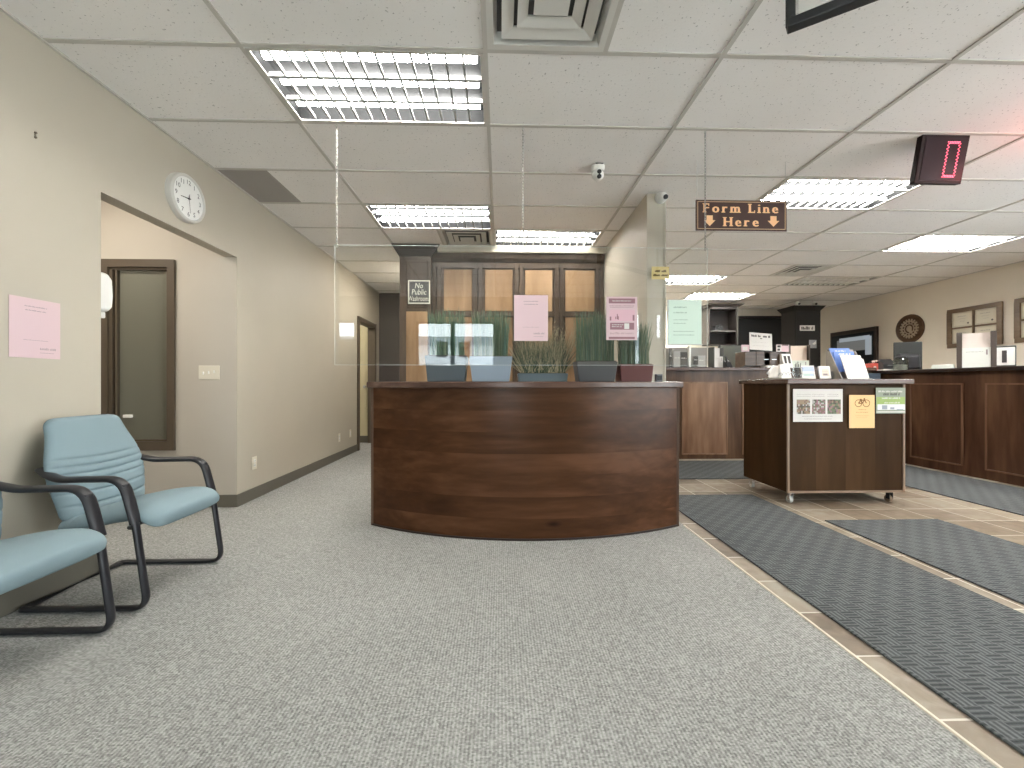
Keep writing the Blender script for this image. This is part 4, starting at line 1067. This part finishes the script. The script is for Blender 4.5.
# grey privacy panel behind, and a desk phone
x0, x1, z0, z1 = bx(720, 745, 344, 367, 6.5)
pp = thing('desk_partition', 'grey-green fabric desk partition behind the back counter', 'partition', ((x0 + x1) / 2, 6.5, 0))
MB().box(-.20, .24, 0, .04, .05, 1.66).build('panel', mat('sage_fabric', (.20, .215, .19), .9), pp, bevel=.006)
MB().box(-.20, .24, -.004, .044, 0, .06).box(-.215, -.195, -.004, .044, 0, 1.67).build('frame', DARK, pp)
pn = thing('desk_phone', 'black desk phone handset standing beside the white brochure holder', 'phone', (on_y(728, 366, 5.82).x, 5.82, BT))
MB().hexa([(-.04, -.06, 0), (.04, -.06, 0), (.04, .06, 0), (-.04, .06, 0)], [(-.04, .0, .08), (.04, .0, .08), (.04, .06, .11), (-.04, .06, .11)]).build('base', BLACK, pn, bevel=.005)
MB().tube([(-.025, -.01, .07), (-.025, .0, .145), (-.025, .03, .165)], .014, fil=.02).build('handset', BLACK, pn)
# brown drawer box with two handles and the cards standing on it
x0, x1, z0, z1 = bx(741, 777, 349, 366, YB)
db = thing('drawer_box', 'brown two-drawer box on the back counter under the white card', 'drawer box', ((x0 + x1) / 2, YB, BT))
wd = (x1 - x0) / 2
MB().box(-wd, wd, -.10, .15, .03, .235).box(-wd, wd, -.04, .15, 0, .03).build('body', wood('drawer_wood', (.05, .03, .02), (.075, .046, .03), (.11, .07, .045), 'x'), db, bevel=.003)
for s in (-.02, .42):
    c = MB().box(wd * s - .10, wd * s + .10, -.106, -.10, .04, .225); d_ = c.build('drawer', wood('drawer_wood', (.05, .03, .02), (.075, .046, .03), (.11, .07, .045), 'x'), db)
    MB().box(wd * s + .01, wd * s + .075, -.114, -.106, .118, .126).build('handle', METAL, d_)
DT = BT + .235
def store(b, w, h, y):
    b.use(1).text('LOST', h * .16, -w * .22, h * .30, y, sx=.9); b.text('CARD', h * .16, w * .24, h * .30, y, sx=.9)
    b.rect(-w * .03, w * .05, h * .14, h * .19, y); b.use(2).scribble(-w * .35, w * .3, -h * .05, h * .015, y, 7).scribble(-w * .35, w * .35, -h * .2, h * .015, y, 8)
def bold_card(b, w, h, y):
    b.use(1).scribble(-w * .42, w * .0, h * .32, h * .13, y, 17, .8).scribble(w * .1, w * .42, h * .32, h * .14, y, 18, .85)
    b.rect(-w * .03, w * .06, h * .15, h * .20, y); b.use(2).scribble(-w * .36, w * .3, -h * .05, h * .012, y, 7).scribble(-w * .36, w * .35, -h * .25, h * .012, y, 8)
flyer('counter_card', 'large white card with a bold black heading, standing on the brown drawer box', 'card', (on_y(760, 341, YB).x + .01, YB, DT + .152), .335, .255, [PAPER, INK, GREYINK], bold_card, tilt=R(-8), roll=R(4), th=.004)
flyer('counter_card', 'small pink and white card at the left of the bold white card', 'card', (on_y(744, 346, YB).x, YB - .03, DT + .052), .115, .10, [PINK, PAPER], lambda b, w, h, y: b.use(1).rect(-w * .35, w * .3, -h * .3, h * .25, y), th=.003)
flyer('counter_card', 'small pink card with a black corner beside the tan leaflet holder', 'card', (on_y(781.5, 346, YB).x, YB - .02, DT + .055), .185, .105, [PINK, INK, PAPER], lambda b, w, h, y: b.use(2).rect(-w * .48, -w * .1, -h * .45, h * .45, y).use(1).rect(-w * .42, -w * .16, h * .1, h * .4, y - .0004).rect(-w * .42, -w * .2, -h * .35, -h * .05, y - .0004).rect(-w * .05, w * .45, h * .36, h * .48, y - .0004), th=.003)
tag(MB().box(-.075, .125, -.11, .02, 0, .028).build('paper_stack', PAPER, loc=(on_y(761, 365, YB).x, YB - .13, BT), bevel=.002), 'short stack of white paper in front of the drawer box', 'paper stack')
cc = thing('desk_calculator', 'white desk calculator with black keys standing on the back counter', 'calculator', (on_y(786, 360, YB - .16).x, YB - .16, BT))
MB().hexa([(-.06, -.05, 0), (.07, -.05, 0), (.07, .05, 0), (-.06, .05, 0)], [(-.06, .01, .20), (.07, .01, .20), (.07, .05, .20), (-.06, .05, .20)]).build('body', WHITE, cc, bevel=.006)
for s in (-.038, .018): MB().hexa([(s, -.032, .06), (s + .034, -.032, .06), (s + .034, -.02, .06), (s, -.02, .06)], [(s, -.004, .17), (s + .034, -.004, .17), (s + .034, .004, .17), (s, .004, .17)]).build('key_panel', INK, cc)
holder('brochure_holder', 'tan and white leaflet holder on the back counter near the black tower cabinet', 'brochure holder', (on_y(798, 366, YB).x, YB, BT), .255, .335, .12, R(-12), [mat('brown_cheek', (.07, .055, .045), .5), mat('tan_leaflet', (.70, .58, .48), .8), mat('pale_mint', (.62, .66, .58), .8)], low=.33)

# ------------------------------------------------------------------ office furniture at the back
YW = 8.9
x0, x1, z0, z1 = bx(709, 737, 304, 345, 8.3)
sc = thing('open_cabinet', 'dark wall cabinet with one open shelf, seen past the green notice', 'cabinet', ((x0 + x1) / 2, 8.3, z0))
hw_, hc = (x1 - x0) / 2, z1 - z0
b = MB().box(-hw_, hw_, .28, .30, 0, hc).box(-hw_, -hw_ + .02, 0, .3, 0, hc).box(hw_ - .02, hw_, 0, .3, 0, hc).box(-hw_, hw_, 0, .3, 0, .02).box(-hw_, hw_, 0, .3, hc - .1, hc)
b.build('carcass', mat('espresso', (.022, .017, .015), .5), sc)
MB().box(-hw_ + .02, hw_ - .02, .01, .28, hc * .33, hc * .33 + .02).build('shelf', mat('grey_shelf', (.17, .16, .15), .4), sc)
MB().box(hw_, hw_ + .018, -.02, .3, 0.0, hc - .02).build('door', mat('grey_door', (.10, .095, .085), .5), sc)
MB().hexa([(-hw_ - .02, -.02, hc - .05), (hw_ + .05, -.02, hc - .05), (hw_ + .05, .3, hc - .05), (-hw_ - .02, .3, hc - .05)], [(-hw_ - .03, -.06, hc), (hw_ + .13, -.06, hc), (hw_ + .13, .3, hc), (-hw_ - .03, .3, hc)]).build('crown', mat('espresso', (.022, .017, .015), .5), sc)
b = MB()
for k in range(4): b.box(-.12 + .045 * k, -.085 + .045 * k, .05, .2, 0, .10 + .015 * (k % 3))
tag(b.build('binder_stack', DARK, loc=(sc.location.x, 8.32, z0 + hc * .33 + .0205)), 'row of dark binders on the shelf of the open cabinet', 'binders')
# dark hutch back panel, with cream strip of wall over it
x0, x1, z0, z1 = bx(731, 792, 316, 350, 9.05)
hp = thing('hutch', 'wide black hutch against the back wall between the open cabinet and the tower cabinet', 'hutch', ((x0 + x1) / 2, 9.0, 0))
hw_ = (x1 - x0) / 2
MB().box(-hw_, hw_, .12, .19, .75, z1).build('back_panel', DARK, hp)
MB().box(-hw_, hw_, -.35, .19, .70, .75).build('desk_top', SOFTBLACK, hp)
for s in (-1, 1): MB().box(s * hw_ - .02, s * hw_ + .02, -.35, .19, 0, .70).build('leg_panel', SOFTBLACK, hp)
MB().box(-hw_, hw_, .02, .19, z1 - .04, z1).build('top_shelf', SOFTBLACK, hp)
# black tower cabinet
yT = 8.0
x0, x1, z0, z1 = bx(795, 820.5, 306, 366, yT)
tw = thing('tower_cabinet', 'tall black corner cabinet near the right office wall with a name strip on its door', 'cabinet', ((x0 + x1) / 2, yT, 0))
hw_ = (x1 - x0) / 2; zt = z1
b = MB(); b.hexa([(-hw_, 0, 0), (hw_, 0, 0), (hw_, .4, 0), (-hw_, .4, 0)], [(-hw_, 0, zt - .08), (hw_, 0, zt - .08), (hw_, .4, zt - .08), (-hw_, .4, zt - .08)]); b.build('body', SOFTBLACK, tw)
b = MB(); b.hexa([(-hw_, -.0, zt - .09), (hw_, -.0, zt - .09), (hw_, .4, zt - .09), (-hw_, .4, zt - .09)], [(-hw_ - .07, -.07, zt), (hw_ + .06, -.07, zt), (hw_ + .06, .44, zt), (-hw_ - .07, .44, zt)]); b.build('crown', SOFTBLACK, tw)
MB().box(-hw_ + .02, hw_ - .02, -.012, 0, .1, zt - .1).build('door', SOFTBLACK, tw, bevel=.003)
def strip(b, w, h, y): b.use(1).scribble(-w * .4, w * .38, 0, h * .6, y, 5, .75)
xs = tw.location.x
flyer('name_strip', 'small white name strip on the black tower cabinet door', 'label', (on_y(807.5, 328, yT - .02).x, yT - .014, on_y(807, 328, yT - .02).z), .30, .105, [PAPER, INK], strip, th=.002)
flyer('cabinet_notice', 'grey and white leaflet on the tower cabinet door below the name strip', 'leaflet', (on_y(813, 344, yT - .02).x, yT - .014, on_y(813, 344, yT - .02).z), .15, .16, [mat('grey_leaflet', (.33, .33, .34), .7), PAPER], lambda b, w, h, y: b.use(1).add([(-w * .1, y, h * .0), (w * .4, y, h * .4), (w * .45, y, h * .05), (w * .2, y, -h * .1)], [(0, 1, 2, 3)], False), th=.002)
for u_, lab in ((799.5, 'small white camera on the left front corner of the tower cabinet top'), (816.5, 'small white camera on the right front corner of the tower cabinet top')):
    p = on_y(u_, 304, yT - .05); c_ = thing('desk_camera', lab, 'camera', (p.x, yT + .0, zt), group='cameras on the tower cabinet')
    MB().ball((0, 0, .046), .044, 10).build('housing', WHITE, c_); MB().cyl((0, -.038, .038), (0, -.048, .034), .022, n=14).build('lens', INK, c_); MB().cyl((0, .01, 0.001), (0, .01, .04), .02, n=10).build('mount', WHITE, c_)

# right office wall: screen, carved plaque, certificate frames
tv = thing('wall_television', 'flat television on the right office wall, left of the round plaque', 'television', (7.2, 8.25, 1.72), R(-90))
MB().box(-.545, .545, -.06, 0, -.43, .43).build('bezel', mat('tv_bezel', (.035, .024, .018), .4), tv, bevel=.005)
b = MB().box(-.50, .50, -.064, -.06, -.385, .345); r = random.Random(8)
b.use(1).rect(-.36, .46, .0, .24, -.0645); b.use(2).rect(-.3, .42, .20, .28, -.065).rect(.32, .46, -.1, .26, -.065)
b.build('screen', [mat('screen_dark', (.03, .035, .04), .15), mat('screen_grey', (.16, .17, .17), .2, emis=(.35, .37, .37), estr=.12), mat('screen_blue', (.3, .34, .38), .2, emis=(.5, .56, .62), estr=.2)], tv)
pq = thing('round_plaque', 'round carved wooden plaque on the right office wall', 'plaque', (7.2, 7.09, 2.02), R(-90))
MB().lathe([(.001, 0), (.245, 0), (.252, .012), (.245, .035), (.225, .045), (.18, .038), (.172, .026), (.001, .026)], 64, Mx).build('rim', wood('plaque_wood', (.045, .024, .013), (.075, .042, .024), (.11, .065, .04), 'x'), pq, angle=30)
b = MB(); r = random.Random(6)
b.torus((0, -.03, 0), .13, .012, None, 40, 6).torus((0, -.03, 0), .085, .008, None, 32, 6)
for k in range(20):
    a = 2 * math.pi * k / 20; q = .155; b.ball((q * math.cos(a), -.03, q * math.sin(a)), .017, 6, (1, .5, 1))
for k in range(12):
    a = 2 * math.pi * k / 12; b.ball((.108 * math.cos(a), -.03, .108 * math.sin(a)), .014, 6, (1, .5, 1))
b.ball((0, -.03, .0), .05, 8, (1, .3, 1.1)); b.ball((.02, -.03, -.045), .03, 8, (1, .3, 1))
b.build('carving', mat('plaque_relief', (.30, .235, .17), .6), pq)
def cert_frame(label, y0, y1, z0, z1, seed):
    w, h = abs(y1 - y0), z1 - z0
    t = thing('certificate_frame', label, 'picture frame', (7.2, (y0 + y1) / 2, (z0 + z1) / 2), R(-90), group='certificate frames')
    fw_ = .065; X, Z = w / 2, h / 2; FW = wood('frame_oak', (.09, .055, .028), (.13, .082, .045), (.18, .12, .07), 'x')
    b = MB().box(-X, X, -.03, 0, Z - fw_, Z).box(-X, X, -.03, 0, -Z, -Z + fw_).box(-X, -X + fw_, -.03, 0, -Z + fw_, Z - fw_).box(X - fw_, X, -.03, 0, -Z + fw_, Z - fw_)
    b.box(-.014, .014, -.025, 0, -Z + fw_, Z - fw_).box(-X + fw_, X - fw_, -.0245, 0, -.014, .014); b.build('frame', FW, t, bevel=.004)
    for sx in (-1, 1):
        for sz in (-1, 1):
            cw, ch = (X - fw_ - .014), (Z - fw_ - .014); cx, cz = sx * (.014 + cw / 2), sz * (.014 + ch / 2)
            b = MB().box(cx - cw / 2, cx + cw / 2, -.010, -.002, cz - ch / 2, cz + ch / 2)
            b.use(1).rect(cx - cw * .42, cx + cw * .42, cz - ch * .4, cz + ch * .4, -.0105)
            b.use(2).scribble(cx - cw * .25, cx + cw * .2, cz + ch * .22, ch * .05, -.011, seed + sx).scribble(cx - cw * .2, cx + cw * .15, cz + ch * .05, ch * .03, -.011, seed + 5).scribble(cx - cw * .12, cx + cw * .12, cz - ch * .12, ch * .03, -.011, seed + 7)
            if sz > 0: b.use(3).lathe([(.001, 0), (.014, 0)], 10, Matrix.Translation((cx + cw * .28, -.0115, cz - ch * .28)) @ Mx)
            b.build('certificate', [mat('cert_mount', (.60, .55, .44), .7), mat('cert_paper', (.70, .66, .55), .7), GREYINK, INK], t)
cert_frame('wooden frame of four certificates behind the white leaflet holder', 5.745, 6.475, 1.62, 2.235, 1)
cert_frame('wooden frame of certificates cut off by the right edge of the view', 4.88, 5.60, 1.62, 2.235, 2)

# ------------------------------------------------------------------ things on the right counter
def on_ctr(u, x): p = on_x(u, 370, x); return (p.x, p.y, RT)
p = on_ctr(873.5, 5.50)
tb = thing('tissue_box', 'red box with a dark floral top on the far end of the right counter', 'box', p)
MB().box(-.075, .075, -.06, .06, 0, .115).build('body', mat('red_card', (.60, .10, .075), .6), tb, bevel=.004)
b = MB(); r = random.Random(4)
for k in range(16): b.use(k % 3).ball((r.uniform(-.06, .06), r.uniform(-.05, .05), .125 + r.uniform(0, .03)), .018, 6, (1, 1, .7))
b.build('flowers', [mat('dark_leaf', (.03, .03, .025), .7), mat('blossom', (.6, .5, .45), .7), mat('dark_red', (.2, .04, .03), .7)], tb)
MB().lathe([(.001, 0), (.022, 0)], 14, Matrix.Translation((-.035, -.0612, .055)) @ Mx).build('sticker', PAPER, tb)
p = on_ctr(887.5, 5.50)
cr = thing('card_reader', 'small black card machine on a white pad beside the glass jar', 'card machine', p, R(-20))
MB().box(-.08, .08, -.09, .09, 0, .024).build('pad', PAPER, cr, bevel=.002)
MB().hexa([(-.075, -.08, .024), (.075, -.08, .024), (.075, .08, .024), (-.075, .08, .024)], [(-.075, -.07, .09), (.075, -.07, .09), (.075, .08, .175), (-.075, .08, .175)]).build('body', BLACK, cr, bevel=.008)
MB().hexa([(-.03, -.074, .075), (.04, -.074, .075), (.04, -.03, .09), (-.03, -.03, .09)], [(-.03, -.074, .08), (.04, -.074, .08), (.04, -.03, .10), (-.03, -.03, .10)]).build('keypad', mat('grey_keys', (.25, .26, .25), .5), cr)
p = on_ctr(900.5, 5.47)
jr = thing('glass_jar', 'clear glass jar with a dark lid in front of the black monitor', 'jar', p)
MB().lathe([(.001, .003), (.075, .003), (.08, .012), (.08, .14), (.06, .165), (.056, .165), (.075, .14), (.075, .014), (.001, .008)], 28).build('body', glass_mat('jar_glass', (.80, .83, .81)), jr)
MB().lathe([(.001, .225), (.022, .22), (.026, .20), (.06, .19), (.064, .165), (.001, .165)], 28).build('lid', BLACK, jr)
MB().lathe([(.001, .01), (.071, .01), (.071, .075), (.001, .08)], 20).build('filling', mat('jar_sweets', (.35, .34, .31), .5, bump=(60, .6, .02)), jr)
# black monitor seen from behind
mn = thing('computer_monitor', 'dark computer monitor turned away, behind the glass jar on the right counter', 'monitor', (*on_ctr(908, 5.86)[:2], RT), R(-30))
MB().box(-.155, .155, .0, .03, .0, .42).build('back', mat('monitor_back', (.02, .022, .02), .5), mn, bevel=.01)
MB().hexa([(-.13, -.06, .03), (.13, -.06, .03), (.13, 0, .02), (-.13, 0, .02)], [(-.05, -.05, .22), (.11, -.05, .22), (.13, 0, .26), (-.13, 0, .26)]).build('rear_bulge', BLACK, mn, bevel=.02)
MB().box(-.12, .12, -.09, .09, 0, .012).build('foot', BLACK, mn, bevel=.004)
p = on_ctr(943, 5.5)
nb = thing('nameplate_stand', 'low clear acrylic nameplate stand lying on the right counter', 'nameplate', (5.50, p[1], RT), R(-60))
MB().prism([(-.04, 0), (.04, 0), (.0, .055)], 'x', -.10, .10).build('body', mat('pale_acrylic', (.45, .48, .43), .3, trans=.3), nb)
MB().box(-.10, .10, -.042, .042, 0, .006).build('base', mat('acrylic_grey', (.35, .36, .33), .3), nb)
p = on_ctr(976, 5.52)
holder('brochure_holder', 'large white leaflet holder with dark sides on the right counter below the certificates', 'brochure holder', p, .265, .415, .12, R(-48), [mat('brown_cheek', (.07, .055, .045), .5), mat('pinkish_leaflet', (.74, .66, .61), .8), mat('white_leaflet', (.74, .76, .71), .8)], .022)
p = on_ctr(1001, 5.86)
fx = thing('label_printer', 'black machine with a white front panel at the right end of the counter', 'machine', p, R(-52))
MB().prism([(-.09, 0), (.15, 0), (.13, .10), (.07, .24), (.0, .255), (-.09, .255)], 'x', -.125, .115).build('body', mat('machine_grey', (.05, .052, .045), .45), fx, bevel=.008)
b = MB().box(-.05, .105, -.098, -.09, .03, .235); b.build('front_panel', WHITE, fx, bevel=.004)
MB().box(.008, .045, -.102, -.098, .06, .20).build('display_window', INK, fx)
b = MB()
for k in range(5): b.box(-.12, -.055, -.096, -.09, .04 + .04 * k, .065 + .04 * k)
b.build('keys', mat('key_grey', (.12, .12, .11), .4), fx)

# ------------------------------------------------------------------ outside, as seen reflected in the screen
OUT = struct(MB().box(-25, 25, -30, ZF - .1, -.12, -.06).build('ground_outside', mat('pavement', (.80, .79, .77), .9)))
bd = thing('building', 'pale low building across the street outside', 'building', (0, -16, -.06))
MB().box(-14, 14, -4, 0, 0, 3.1).build('wall', mat('pale_siding', (.88, .89, .90), .8), bd)
MB().box(-14.3, 14.3, -4.2, .5, 3.1, 3.5).build('roof', mat('roof_grey', (.32, .34, .37), .8), bd)
for k in range(7): MB().box(-12.6 + k * 4, -11.4 + k * 4, .0, .06, .9, 2.1).build('window', mat('shop_glass', (.16, .18, .2), .2), bd)

# ------------------------------------------------------------------ light
wd = bpy.data.worlds.new('World'); SC.world = wd; wd.use_nodes = True
bg = wd.node_tree.nodes['Background']; bg.inputs[0].default_value = (.86, .93, 1.0, 1); bg.inputs[1].default_value = 7.2
for (a, b_, c, d) in WINS:
    l = bpy.data.lights.new('window_portal', 'AREA'); l.shape = 'RECTANGLE'; l.size, l.size_y = b_ - a, d - c
    l.cycles.is_portal = True
    o = bpy.data.objects.new('window_portal', l); COL.objects.link(o)
    o.location = ((a + b_) / 2, ZF - .09, (c + d) / 2); o.rotation_euler = (R(90), 0, 0)
for (a, b_, c, d) in ADDED_SIDE_WINS:
    l = bpy.data.lights.new('window_portal', 'AREA'); l.shape = 'RECTANGLE'; l.size, l.size_y = d - c, b_ - a; l.cycles.is_portal = True
    o = bpy.data.objects.new('window_portal', l); COL.objects.link(o); o.location = (7.29, (a + b_) / 2, (c + d) / 2); o.rotation_euler = (0, R(90), 0)
for nm, en, lo in (('alcove_lamp', 9, (-3.25, 2.75, CE - .03)), ('hall_lamp', 13, (-1.34, 6.3, CE - .03)), ('side_room_lamp', 8, (-3.0, 7.0, CE - .03)), ('office_lamp', 40, (3.3, 8.6, CE - .03))):  # unseen lamps, added to brighten alcove, hall, side room and office
    l = bpy.data.lights.new(nm, 'AREA'); l.shape = 'DISK'; l.size = .6 if nm == 'alcove_lamp' else .3; l.energy = en; l.color = (1, .95, .86)
    o = bpy.data.objects.new(nm, l); COL.objects.link(o); o.location = lo
l = bpy.data.lights.new('red_neon_lamp', 'POINT'); l.energy = 5; l.color = (1, .12, .08); l.shadow_soft_size = .05  # unseen red light, added for the red glow on the ceiling; its source is assumed
o = bpy.data.objects.new('red_neon_lamp', l); COL.objects.link(o); o.location = (3.8, 2.35, 2.52)

# ------------------------------------------------------------------ camera and view
cd = bpy.data.cameras.new('camera'); cd.sensor_width = 36; cd.lens = FPX / 1024 * 36; cd.clip_start = .05; cd.clip_end = 100
co = bpy.data.objects.new('camera', cd); COL.objects.link(co)
co.location = (0, 0, H); co.rotation_euler = (R(90), 0, -YAW)
SC.camera = co
vs = SC.view_settings
vs.view_transform = 'Standard'; vs.look = 'None'; vs.exposure = 1.16; vs.gamma = 1; vs.use_curve_mapping = False
